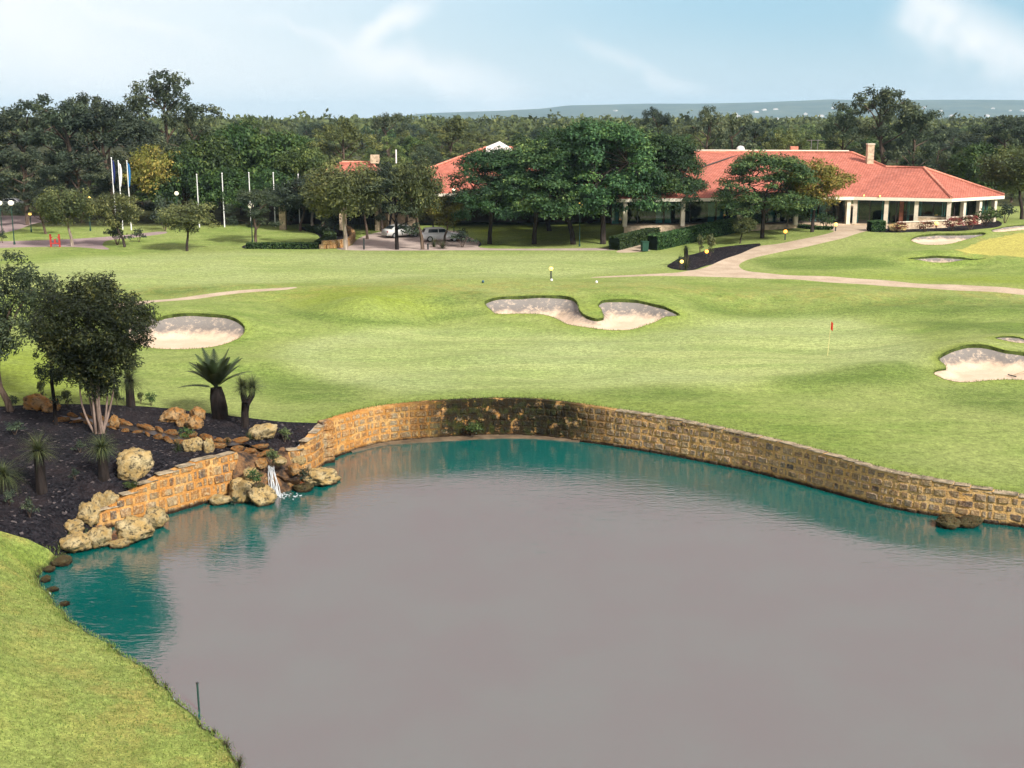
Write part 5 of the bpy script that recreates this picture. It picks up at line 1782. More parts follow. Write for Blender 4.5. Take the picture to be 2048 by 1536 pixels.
def hedge(pts, width, height, label, seed):
    """clipped hedge along ground points"""
    rs = np.random.default_rng(seed)
    root = empty('hedge', pts[0], 0, label, 'hedge')
    P = smooth_ring(pts, 1.0, closed=False) if len(pts) > 2 else [pts[0].lerp(pts[1], i / 12) for i in range(13)]
    L1, L2 = offset_line(P, width / 2), offset_line(P, -width / 2)
    V, TI, core = [], [], MB()
    for i in range(len(P) - 1):
        za, zb = ground_z(P[i].x, P[i].y), ground_z(P[i + 1].x, P[i + 1].y)
        a0, a1, b0, b1 = (q - pts[0] for q in (L1[i], L2[i], L1[i + 1], L2[i + 1]))
        c8 = [Vector((q.x * .96 + m.x * .04, q.y * .96 + m.y * .04, z - pts[0].z + dz)) for q, m, z in ((a0, a1, za), (a1, a0, za), (b1, b0, zb), (b0, b1, zb)) for dz in (-.2, height - .06)]
        core.add(c8, [(0, 2, 4, 6), (1, 7, 5, 3), (0, 1, 3, 2), (2, 3, 5, 4), (4, 5, 7, 6), (6, 7, 1, 0)])
        seg = (b0 - a0).length
        for face in range(3):
            n = int(seg * (height if face < 2 else width) * 190)
            u, w = rs.random(n), rs.random(n)
            for q in range(n):
                bz = (za * (1 - u[q]) + zb * u[q]) - pts[0].z
                if face < 2:
                    s0, s1 = (a0, b0) if face == 0 else (a1, b1)
                    p = s0.lerp(s1, u[q]); zz = bz + w[q] * height
                else:
                    p = a0.lerp(b0, u[q]).lerp(a1.lerp(b1, u[q]), w[q]); zz = bz + height
                V.append((p.x, p.y, zz))
    core.build('core', M['hedge_core'], root)
    P0 = np.array(V) + rs.normal(0, .035, (len(V), 3))
    n = len(P0)
    A = rs.normal(0, 1, (n, 3)); A /= np.linalg.norm(A, axis=1, keepdims=True)
    B = np.cross(A, rs.normal(0, 1, (n, 3))); B /= np.linalg.norm(B, axis=1, keepdims=True)
    vv = np.stack([P0 - A * .10, P0 + B * .05, P0 + A * .10, P0 - B * .05], 1).reshape(-1, 3)
    me = np_mesh('foliage', vv, np.arange(4 * n).reshape(-1, 4), LEAF['hedge'], attrs={'tint': np.repeat(np.clip(rs.normal(.45, .25, n), 0, 1), 4)})
    link('foliage', me, root)
    return root


hedge([G(1228, 500), G(1270, 489), G(1310, 478), G(1345, 469)], 1.2, 1.25, 'clipped hedge left of the ramp below the jacarandas', 1)
hedge([G(1308, 458), G(1345, 450), G(1378, 441)], 1.2, 1.1, 'short clipped hedge above the ramp at the left', 2)
hedge([G(1304, 500), G(1370, 486), G(1440, 470), G(1500, 458), G(1568, 446)], 1.3, 1.45, 'long clipped hedge right of the ramp behind the umbrella jacaranda', 3)
hedge([G(1738, 462), G(1766, 461)], 1.3, 1.0, 'short square hedge at the terrace corner', 4)
hedge([G(1592, 454), G(1640, 459), G(1664, 459)], .6, .3, 'low edging hedge of the terrace planter', 6)
hedge([G(494, 497), G(560, 497), G(636, 497)], .8, .55, 'dark low hedge along the front of the round entrance lawn', 7)
hedge([G(640, 492), G(660, 480), G(652, 468), G(620, 461)], 1.2, .5, 'dark low hedge curving round the entrance lawn', 8)
for a in ((235, 490, 70, 44, 'dark', 'clipped round shrub at the foot of the dense tree by the flags'), (278, 484, 40, 28, 'dark', 'box shrub right of the dense small tree'), (330, 462, 70, 70, 'dark', 'dark bush under the low gum right of the flags'), (5, 486, 24, 28, 'dark', 'dark bush cut by the left edge by the driveway'),
          (925, 494, 70, 36, 'dark', 'dark straggly shrub in the car park bed'), (885, 497, 40, 20, 'spiky', 'spiky plant in front of the white car'), (868, 494, 30, 22, 'spiky', 'spiky plant at the left of the car park bed'), (660, 470, 70, 40, 'dark', 'dark bush below the dark tree by the porch'), (580, 450, 90, 40, 'dark', 'dark bush behind the round entrance lawn'),
          (1372, 540, 30, 36, 'spiky', 'spiky palm-like plant beside the path light'), (1360, 537, 26, 26, 'dark', 'dark small bush at the left end of the lamp bed'), (1420, 512, 40, 50, 'olive', 'grey feathery bush in the lamp bed'), (1400, 505, 30, 40, 'olive', 'second grey feathery bush in the lamp bed'),
          (1905, 462, 60, 28, 'flower', 'red flowering bush under the clubhouse corner'), (1940, 460, 70, 30, 'flower', 'red and green flowering bush right of the clubhouse corner'), (1970, 452, 80, 40, 'green', 'green bush below the right clubhouse windows'), (1850, 464, 50, 22, 'flower', 'low orange flowering plant before the stone wall'), (1800, 465, 40, 22, 'flower', 'low orange flowering plant beside the square hedge'), (2010, 446, 60, 40, 'dark', 'dark bush at the far right of the clubhouse'),
          (1600, 452, 60, 40, 'green', 'green shrub in the terrace planter at left'), (1650, 456, 60, 34, 'green', 'green shrub in the terrace planter by the yellow tree'), (1392, 436, 60, 46, 'dark', 'tall dark bush under the long roof at the ramp top'), (1440, 440, 70, 44, 'dark', 'tall dark bush behind the white curved wall'), (1490, 438, 70, 40, 'dark', 'dark bush behind the long clipped hedge'), (1330, 438, 60, 44, 'dark', 'dark bush behind the short clipped hedge'), (1640, 445, 60, 34, 'green', 'green bush before the veranda left of the terrace'), (1260, 452, 60, 30, 'dark', 'dark bush behind the jacaranda lawn'), (1180, 446, 160, 44, 'dark', 'dark bush in the deep shade behind the lawn'), (1040, 446, 160, 44, 'dark', 'long dark bush in the shade left of the lawn back')):
    shrub(*a, group='garden shrubs')
# shaggy head plant beside the path light
g = G(1371, 534)
root = empty('grass_tree', g, 0, 'small black-trunked grass tree in the lamp bed beside the path', 'grass tree')
MB().tube([(0, 0, -.1), (.02, 0, 1.0), (0, 0, 1.7)], [.2, .2, .17], 8).build('trunk', BARK['black'], root, smooth=True)
link('leaf_crown', blades_mesh('leaf_crown', np.random.default_rng(8), 200, .6, .016, -.2, 1.4, 1.2), root, (0, 0, 1.65))

# ------------------------------------------------------------------ grass along edges and on the near bank
for A_, top_ in ((wb_sm, None),):
    for i in range(len(A_) - 1):
        for _ in range(26 if A_[i].x < 6 else 14):
            q = random.random(); p = A_[i].lerp(A_[i + 1], q)
            off = abs(random.gauss(0, .16)) - .22
            blade_roots.append((p.x + random.gauss(0, .05), p.y + off, ground_z(p.x, p.y + .25) + .0, random.uniform(.07, .2)))
for i in range(len(shore_sm) - 1):
    a, b = shore_sm[i], shore_sm[i + 1]
    if a.y > 52: continue
    for _ in range(46):
        q = random.random(); p = a.lerp(b, q)
        off = abs(random.gauss(0, .3)) + .17
        x, y = p.x - off, p.y - off * .25
        blade_roots.append((x, y, max(.02, min(ground_z(x, y), .1 + off * .5)), random.uniform(.04, .13)))
bx = RNG.uniform(-24, -4, 90000); by = RNG.uniform(26, 50, 90000)
ok = (np.abs(bx) < by * .44 + 1) & ~in_poly(bx, by, hole2) & ~in_poly(bx, by, [(p.x, p.y) for p in mulch_ring['pond']])
bx, by = bx[ok][:42000], by[ok][:42000]
bz = T(bx, by)
dsh, _, _ = dist_poly(bx, by, [(p.x, p.y) for p in shore_sm], closed=False)
bz = np.where(dsh < .45, np.minimum(bz, .12), bz)
roots = np.array(blade_roots)
roots = np.vstack([roots, np.c_[bx, by, bz, RNG.uniform(.025, .075, len(bx))]])
n = len(roots)
ang = RNG.uniform(0, 6.283, n); ln = RNG.uniform(.1, .7, n) * roots[:, 3]
sd = np.c_[np.cos(ang), np.sin(ang), np.zeros(n)] * (.008 + roots[:, 3] * .06)[:, None]
tip = roots[:, :3] + np.c_[-np.sin(ang) * ln, np.cos(ang) * ln, roots[:, 3]]
V = np.stack([roots[:, :3] - sd, roots[:, :3] + sd, tip], 1).reshape(-1, 3)
tag(link('grass', np_mesh('grass', V, np.arange(3 * n).reshape(-1, 3), LEAF['blade'], attrs={'tint': np.repeat(RNG.random(n), 3)})), 'short grass blades along the shore, wall top and bunker lips', 'grass', kind='stuff')
# ------------------------------------------------------------------ clubhouse
def mat_tiles():
    t = NT('terracotta_tiles')
    p = t.pos()
    sx = t.n('ShaderNodeSeparateXYZ'); t.l(p, sx.inputs[0])
    wv = t.n('ShaderNodeTexBrick')
    wv.offset = .5
    for k, v in (('Scale', 1.0), ('Mortar Size', .03), ('Brick Width', .30), ('Row Height', .34), ('Mortar Smooth', .3)): wv.inputs[k].default_value = v
    cb = t.n('ShaderNodeCombineXYZ')
    t.l(sx.outputs[0], cb.inputs[0]); t.l(t.math('ADD', t.math('MULTIPLY', sx.outputs[2], 2.2), t.math('MULTIPLY', sx.outputs[1], .4)), cb.inputs[1])
    t.l(cb.outputs[0], wv.inputs['Vector'])
    wv.inputs['Color1'].default_value = (0.40, 0.128, 0.085, 1); wv.inputs['Color2'].default_value = (0.50, 0.178, 0.125, 1); wv.inputs['Mortar'].default_value = (0.19, 0.055, 0.04, 1)
    c = t.mix(1.0, wv.outputs[0], t.ramp(t.noise(p, 1.1, 5, .7), .25, .75, .82, 1.16), 'MULTIPLY')
    c = t.mix(t.ramp(t.noise(p, .35, 4, .6), .55, .75, 0, .3), c, (0.50, 0.21, 0.16))
    c = t.mix(t.ramp(t.noise(p, 2.3, 5, .75), .62, .76, 0, .5), c, (0.23, 0.085, 0.06))
    t.bsdf(c, .85, .2, normal=t.bump(wv.outputs['Fac'], -.5, .03))
    return t.m


M['tiles'] = mat_tiles()
M['ridge'] = plain('ridge_tile', (0.56, 0.22, 0.15), .8, .2, var=.25, scale=3)
M['fascia'] = plain('cream_fascia', (0.74, 0.68, 0.56), .6, .3, var=.06)
M['soffit'] = plain('soffit', (0.45, 0.42, 0.36), .8, .2)
M['column'] = plain('cream_column', (0.68, 0.60, 0.47), .8, .2, var=.12, scale=2, bump=.3)
M['ashlar'] = plain('pale_stone_wall', (0.50, 0.39, 0.27), .9, .15, var=.3, scale=3, bump=.6)
M['white'] = plain('white_paint', (0.78, 0.77, 0.74), .5, .3, var=.05)
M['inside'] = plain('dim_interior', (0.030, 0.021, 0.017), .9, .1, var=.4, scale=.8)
M['curtain'] = plain('teal_curtain', (0.22, 0.62, 0.62), .8, .1, var=.3, scale=2)
M['frame'] = plain('dark_frame', (0.045, 0.032, 0.026), .5, .4)
M['timber'] = plain('jarrah_door', (0.165, 0.055, 0.03), .5, .3, var=.35, scale=3)
M['metal'] = plain('grey_metal', (0.33, 0.33, 0.34), .4, .5, metal=.6)
M['dark_metal'] = plain('dark_metal', (0.03, 0.035, 0.035), .45, .4)
t = NT('window_glass')
gl = t.n('ShaderNodeBsdfGlossy'); gl.inputs['Roughness'].default_value = .03; gl.inputs['Color'].default_value = (.9, .95, 1, 1)
tp = t.n('ShaderNodeBsdfTransparent'); tp.inputs[0].default_value = (.6, .66, .66, 1)
mx = t.n('ShaderNodeMixShader'); mx.inputs[0].default_value = .05
t.l(tp.outputs[0], mx.inputs[1]); t.l(gl.outputs[0], mx.inputs[2]); t.l(mx.outputs[0], t.out.inputs[0]); M['glass'] = t.m


def capline(mb, a, b, r=.13):
    mb.tube([a, b], [r, r], 6)


def roof_part(root, faces, caps, fascia, thick=.18, fh=.34):
    mb = MB()
    for f in faces: mb.slab(f, thick)
    rf = mb.build('roof', M['tiles'], root)
    for a, b in caps:
        MB().tube([Vector(a) + Vector((0, 0, .05)), Vector(b) + Vector((0, 0, .05))], [.15, .15], 7).build('ridge_cap', M['ridge'], rf, smooth=True)
    for a, b in fascia:
        a, b = Vector(a), Vector(b)
        MB().beam(a - Vector((0, 0, fh / 2 + .06)), b - Vector((0, 0, fh / 2 + .06)), .10, fh).build('fascia', M['fascia'], root)
    return rf


ZF, ZE = 4.92, 7.95
club = empty('clubhouse', (38, 134, ZF), 0, 'long low clubhouse with terracotta hip roof, cream columns and dark windows', 'building')
O = Vector((38, 134, ZF))


def c_(x, y, z): return Vector((x, y, z)) - O


E0, E1, C1, C2, C3, C4 = (11.0, 127.6), (37.0, 131.2), (46.4, 128.0), (54.0, 133.0), (55.5, 143.0), (47.0, 152.0)
R0, R1 = (20.0, 146.5, 12.25), (40.9, 147.0, 12.15)
W0_, AP = (43.4, 141.3, 10.65), (46.3, 137.0, 10.72)
e = lambda q: c_(q[0], q[1], ZE)
B0, B1 = (14.0, 164.0), (47.0, 164.0)
faces = [[e(E0), e(E1), c_(*W0_), c_(*R1), c_(*R0)], [e(E1), e(C1), c_(*AP), c_(*W0_)], [e(C1), e(C2), c_(*AP)], [e(C2), e(C3), c_(*AP)], [e(C3), e(C4), c_(*W0_), c_(*AP)],
         [e(C4), e(B1), c_(*R1), c_(*W0_)], [e(B1), e(B0), c_(*R0), c_(*R1)], [e(B0), e(E0), c_(*R0)]]
caps = [(c_(*R0), c_(*R1)), (c_(*R1), c_(*W0_)), (c_(*W0_), c_(*AP)), (e(C1), c_(*AP)), (e(C2), c_(*AP)), (e(E0), c_(*R0)), (e(C3), c_(*AP))]
rf = roof_part(club, faces, caps, [(e(E0), e(E1)), (e(E1), e(C1)), (e(C1), e(C2)), (e(C2), e(C3))])
# dark strip standing in for the shadowy valley line on the front slope
def on_front(px, py):
    n = (e(E1) - e(E0)).cross(c_(*R0) - e(E0)).normalized()
    d = ray(px, py); p0 = e(E0) + O
    k = (p0 - Vector((0, 0, CAMZ))).dot(n) / d.dot(n)
    return Vector((0, 0, CAMZ)) + d * k - O
a, b = on_front(1398, 337), on_front(1482, 309)
MB().beam(a + Vector((0, -.03, .06)), b + Vector((0, -.03, .06)), .28, .10).build('valley_shadow_strip', M['frame'], rf)
MB().beam(c_(R0[0] + .4, R0[1], R0[2] + .24), c_(R1[0] - .4, R1[1], R1[2] + .24), .3, .12).build('ridge_flashing', M['fascia'], rf)
# roof bits
ch = at_y(1739, 322, 143.0) - O
cb_ = MB().box(ch + Vector((0, 0, .6)), (.75, .75, 2.6)).build('chimney', M['ashlar'], club)
MB().box(ch + Vector((0, 0, 1.95)), (.86, .86, .14)).build('chimney_cap', M['column'], cb_)
v = at_y(1481, 299, 147.0) - O
MB().ball(v + Vector((0, 0, .05)), .5, 10, 6, .8).build('roof_vent', M['white'], club, smooth=True)
v = at_y(1588, 299, 147.0) - O
MB().box(v + Vector((0, 0, .1)), (.9, .6, .55)).build('roof_vent', M['ridge'], club)
for px, tw in ((1622, 18), (1635, 22)):
    v = at_y(px, 302, 147.0) - O
    mb = MB().tube([v, v + Vector((0, 0, 1.35))], .03, 5).tube([v + Vector((-.55, 0, 1.25)), v + Vector((.6, 0, 1.25))], .02, 5)
    for k in range(4): mb.tube([v + Vector((-.45 + k * .3, -.3, 1.27)), v + Vector((-.45 + k * .3, .3, 1.27))], .015, 4)
    mb.build('aerial', M['metal'], club)

# walls, glazing and columns under the eave
def inset(a, b, d):
    a, b = Vector((*a, 0)), Vector((*b, 0)); t_ = (b - a).normalized()
    n = Vector((-t_.y, t_.x, 0))
    return a + n * d, b + n * d


floor_poly = [(12.0, 128.6), E1, C1, C2, (54.5, 142), (46, 151), (46.0, 163), (15, 163)]
MB().slab([c_(x * .998, y + .25, ZF + .03) for x, y in floor_poly], .9).build('floor_slab', M['ashlar'], club)
MB().slab([c_(*q, ZE - .12) for q in (E0, E1, C1, C2, C3, C4, B1, B0)], .06).build('soffit', M['soffit'], club)
inner = [inset(E0, E1, 2.2)[0], inset(E0, E1, 2.2)[1], inset(E1, C1, 2.2)[0], inset(E1, C1, 2.2)[1], inset(C1, C2, 1.6)[0], inset(C1, C2, 1.6)[1]]
bays = {'main': ([.04, .28, .52, .76, .985], inset(E0, E1, .45), inset(E0, E1, 2.4)), 'wing': ([.02, .345, .655, .985], inset(E1, C1, .45), inset(E1, C1, 1.1)), 'end': ([.30, .60, .89], inset(C1, C2, .45), inset(C1, C2, .9))}
col_pts = []
for k, (ts, (a, b), _) in bays.items():
    for t_ in ts:
        p = a.lerp(b, t_)
        mb = MB().box((p.x - O.x, p.y - O.y, (ZE - ZF) / 2 - .05), (.42, .42, ZE - ZF - .1), math.atan2(b.y - a.y, b.x - a.x))
        mb.build('column', M['column'], club)
# low stone walls and windows
def glazing(a, b, sill, parts, door=None):
    """a..b line of glass; sill height of stone below; parts = number of panes"""
    d = b - a; L_ = d.length; rz = math.atan2(d.y, d.x); n = Vector((-d.y, d.x, 0)).normalized()
    loc = lambda t_, z, off=0.0: Vector((a.x + d.x * t_ + n.x * off - O.x, a.y + d.y * t_ + n.y * off - O.y, z))
    if sill > .1:
        MB().box(loc(.5, sill / 2 + .03), (L_, .28, sill), rz).build('low_wall', M['ashlar'], club)
        MB().box(loc(.5, sill + .06), (L_ + .04, .40, .08), rz).build('sill', M['column'], club)
    zb, zt = sill + .1, ZE - ZF - .42
    for i in range(parts):
        t0, t1 = i / parts, (i + 1) / parts
        w = L_ / parts
        mid = (t0 + t1) / 2
        fr = MB().box(loc(t0, (zb + zt) / 2), (.07, .09, zt - zb), rz).box(loc(t1, (zb + zt) / 2, .001), (.07, .088, zt - zb), rz).box(loc(mid, zt), (w, .1, .08), rz).box(loc(mid, zb), (w, .1, .08), rz).build('window', M['frame'], club)
        MB().box(loc(mid, (zb + zt) / 2, .01), (w - .1, .02, zt - zb - .1), rz).build('pane', M['glass'], fr)
        if door is not None and i == door:
            MB().box(loc(mid, (zb + zt) / 2 - .1, -.08), (w * .42, .06, zt - zb), rz).build('door', M['timber'], club)
            continue
        side = -1 if i % 2 == 0 else 1
        ct = mid + side * (.5 - .17) / parts
        mb = MB()
        for q in range(7): mb.tube([loc(ct + (q - 3) * .036 / parts, zb + .05, .16 + .03 * (q % 2)), loc(ct + (q - 3) * .036 / parts, zt, .16 + .03 * (q % 2))], .03 * w / 1.6, 6)
        mb.build('curtain', M['curtain'], fr)


glazing(*bays['wing'][2], .0, 2)
E1c, C1c = bays['wing'][2]
gm = E1c.lerp(C1c, .47)
for o in [o for o in club.children if o.name.split('.')[0] in ('window',)]:
    for c in list(o.children): bpy.data.objects.remove(c)
    bpy.data.objects.remove(o)
glazing(E1c, E1c.lerp(C1c, .345), .0, 2)
glazing(E1c.lerp(C1c, .345), E1c.lerp(C1c, .66), .0, 3, door=1)
glazing(E1c.lerp(C1c, .66), C1c, .85, 2)
glazing(*bays['end'][2], .85, 5)
glazing(*bays['main'][2], .0, 9)
# the dim room behind the glass
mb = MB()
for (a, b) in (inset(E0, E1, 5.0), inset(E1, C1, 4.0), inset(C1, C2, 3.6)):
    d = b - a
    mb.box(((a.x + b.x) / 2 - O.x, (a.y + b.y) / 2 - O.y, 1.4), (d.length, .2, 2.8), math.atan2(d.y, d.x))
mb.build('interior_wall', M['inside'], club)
for px in (1735, 1728, 1680, 1790):
    p = at_y(px, 420, 133.6)
    MB().box((p.x - O.x, p.y - O.y + .2, 1.3), (.7, .12, 2.4)).build('inner_door', M['timber'], club)
# pendant lamps under the eave (lit)
M['lamp_warm'] = glow('warm_lamp', (1.0, 0.66, 0.16), .95)
M['lamp_white'] = glow('lamp_globe', (1.0, 0.92, 0.70), .32)
M['lamp_orange'] = glow('orange_lamp', (1.0, 0.42, 0.06), 1.3)
for px, py in ((1793, 397), (1800, 397), (1857, 393), (1760, 392), (1728, 391)):
    p = at_y(px, py, 129.6 if px > 1850 else 130.2) - O
    MB().ball(p, .16 if px in (1793, 1800, 1857) else .09, 10, 7).build('eave_lamp', M['lamp_warm'], club, smooth=True)
# terrace stone wall with planters in front of the wing
tw = empty('garden_wall', G(1890, 452), 0, 'low pale stone wall of the terrace in front of the clubhouse wing', 'wall')
a, b = G(1795, 459), G(1893, 455)
MB().beam(a - tw.location + Vector((0, 0, .35)), b - tw.location + Vector((0, 0, .35)), .35, .75).build('wall_body', M['ashlar'], tw)
MB().beam(a - tw.location + Vector((0, -.02, .76)), b - tw.location + Vector((0, -.02, .76)), .45, .08).build('coping', M['column'], tw)
rk = G(1798, 462); tag(link('boulder', ROCKS[2], None, rk + Vector((0, .5, .35)), (0, 0, .4), (1.0, .7, .55)), 'pale boulder at the terrace beside the square hedge', 'boulder')

# function hall, left of the jacarandas
hall = empty('function_hall', (-2, 155, 4), 0, 'square hall with terracotta hip roof and white gablet behind the jacarandas', 'building')
H_ = Vector((-2, 155, 4))
h_ = lambda x, y, z: Vector((x, y, z)) - H_
hc = [(-17.5, 143, 7.6), (13.5, 143, 7.6), (13.5, 170, 7.6), (-17.5, 170, 7.6)]
ra, rb = (-3.4, 155.0, 12.55), (.2, 157.0, 12.55)
roof_part(hall, [[h_(*hc[0]), h_(*hc[1]), h_(*rb), h_(*ra)], [h_(*hc[1]), h_(*hc[2]), h_(*rb)], [h_(*hc[2]), h_(*hc[3]), h_(*ra), h_(*rb)], [h_(*hc[3]), h_(*hc[0]), h_(*ra)]],
          [(h_(*hc[0]), h_(*ra)), (h_(*hc[1]), h_(*rb)), (h_(*ra), h_(*rb))], [(h_(*hc[0]), h_(*hc[1])), (h_(*hc[3]), h_(*hc[0]))])
a, b, c = at_y(972, 294, 154.0) - H_, at_y(1024, 298, 154.0) - H_, at_y(999, 283, 154.0) - H_
gb = MB()
q = Vector((0, 2.2, 0))
gb.add([a - Vector((0, 0, .8)), b - Vector((0, 0, .8)), b, c, a, a - Vector((0, 0, .8)) + q, b - Vector((0, 0, .8)) + q, b + q, c + q, a + q], [(0, 1, 2, 3, 4), (9, 8, 7, 6, 5), (0, 4, 9, 5), (4, 3, 8, 9), (3, 2, 7, 8), (2, 1, 6, 7)])
gb.build('gablet', M['white'], hall)
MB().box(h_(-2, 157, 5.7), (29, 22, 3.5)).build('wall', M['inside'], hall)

# entrance porch
por = empty('entrance_porch', (-20, 142, 3.4), 0, 'entrance porch with small terracotta roof, white beam and stone piers', 'building')
Q_ = Vector((-20, 142, 3.4))
q_ = lambda x, y, z: Vector((x, y, z)) - Q_
pc = [(-27.6, 140.5, 7.0), (-13.2, 138.6, 7.0), (-12.5, 152, 7.0), (-27.6, 152, 7.0)]
pa, pb = (-20.5, 147, 11.0), (-16.8, 146.5, 11.0)
prf = roof_part(por, [[q_(*pc[0]), q_(*pc[1]), q_(*pb), q_(*pa)], [q_(*pc[1]), q_(*pc[2]), q_(*pb)], [q_(*pc[2]), q_(*pc[3]), q_(*pa), q_(*pb)], [q_(*pc[3]), q_(*pc[0]), q_(*pa)]],
                [(q_(*pc[0]), q_(*pa)), (q_(*pc[1]), q_(*pb)), (q_(*pa), q_(*pb))], [(q_(*pc[0]), q_(*pc[1]))])
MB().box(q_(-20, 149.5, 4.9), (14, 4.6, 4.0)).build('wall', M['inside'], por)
for px in (566, 686, 757, 783):
    p = at_y(px, 440, 140.6)
    MB().box((p.x - Q_.x, p.y - Q_.y, 1.7), (.75, .75, 3.5)).build('stone_pier', M['ashlar'], por)
p = at_y(765, 440, 141.2)
MB().box((p.x - Q_.x + 1.5, p.y - Q_.y + .3, .95), (4.6, .35, 1.9)).build('side_wall', M['ashlar'], por)
# round-headed white dormer
dm = at_y(757, 362, 139.6) - Q_
pts = [dm + Vector((-.85, 0, -.7))] + [dm + Vector((.85 * math.cos(math.pi * (1 - k / 8)), 0, .85 * math.sin(math.pi * k / 8))) for k in range(9)] + [dm + Vector((.85, 0, -.7))]
do = MB().slab(pts, 1.6, Vector((0, -1, 0))).build('dormer', M['white'], por)
pts2 = [dm + Vector((.1, -.03, -.5)), dm + Vector((.1, -.03, .05)), dm + Vector((.35, -.03, .2)), dm + Vector((.6, -.03, .05)), dm + Vector((.6, -.03, -.5))]
MB().slab(pts2, .05, Vector((0, -1, 0))).build('dormer_window', M['frame'], do)
cc = at_y(750, 318, 146) - Q_
MB().box(cc, (1.0, .8, 1.0)).build('chimney', M['ashlar'], por)
cc = at_y(792, 306, 146) - Q_
MB().cyl(cc - Vector((0, 0, 1.2)), .09, 1.6, 8).build('flue', M['white'], por)
gt = at_y(722, 455, 141.0) - Q_
for k in range(2):
    g_ = MB()
    for s in range(9): g_.tube([gt + Vector((-1.5 + k * 1.5 + s * .18, .2, -.8)), gt + Vector((-1.5 + k * 1.5 + s * .18, .2, 1.1))], .025, 5)
    g_.beam(gt + Vector((-1.55 + k * 1.5, .2, -.7)), gt + Vector((.0 + k * 1.5, .2, -.7)), .05, .06).beam(gt + Vector((-1.55 + k * 1.5, .2, 1.0)), gt + Vector((.0 + k * 1.5, .2, 1.0)), .05, .06)
    g_.build('gate_leaf', M['dark_metal'], por)
MB().box(at_y(716, 412, 142.5) - Q_, (.9, .06, .9)).build('notice_panel', M['white'], por)

# curved stone wall by the car park
sw = [G(638, 498), G(662, 497), G(690, 494), G(706, 484), G(705, 474), G(694, 466)]
A = arc(sw, [ground_z(p.x, p.y) for p in sw], .6)
root = empty('stone_wall', A[0][1] + Vector((0, 0, A[0][2])), 0, 'low curved ochre stone wall at the left of the car park', 'wall')
for row in range(2):
    s = .3 * row
    while s < A[-1][0] - .2:
        p, d, z = arc_at(A, s + .35)
        link('stone', BLOCKS[int(s * 7) % 14], root, Vector((p.x, p.y, z + .22 + row * .42)) - root.location, (0, 0, math.atan2(d.y, d.x)), (.68, .4, .42)); s += .7
# ------------------------------------------------------------------ cars
def car_paint(name, c):
    t = NT(name)
    b = t.bsdf(t.mix(t.ramp(t.noise(t.obj(), 2, 4), .3, .7), tuple(v * .93 for v in c), c), .28, .5)
    b.inputs['Coat Weight'].default_value = .6
    return t.m


M['silver'] = car_paint('silver_paint', (0.52, 0.52, 0.50)); M['car_white'] = car_paint('white_paintwork', (0.80, 0.81, 0.82))
M['car_glass'] = plain('car_glass', (0.020, 0.028, 0.034), .08, .6)
M['rubber'] = plain('tyre_rubber', (0.014, 0.014, 0.015), .9, .1)
M['rim'] = plain('wheel_rim', (0.42, 0.42, 0.43), .35, .5, metal=.7)
M['head'] = plain('headlight_glass', (0.60, 0.62, 0.62), .15, .6)
M['tail'] = plain('tail_light', (0.35, 0.015, 0.012), .25, .5)


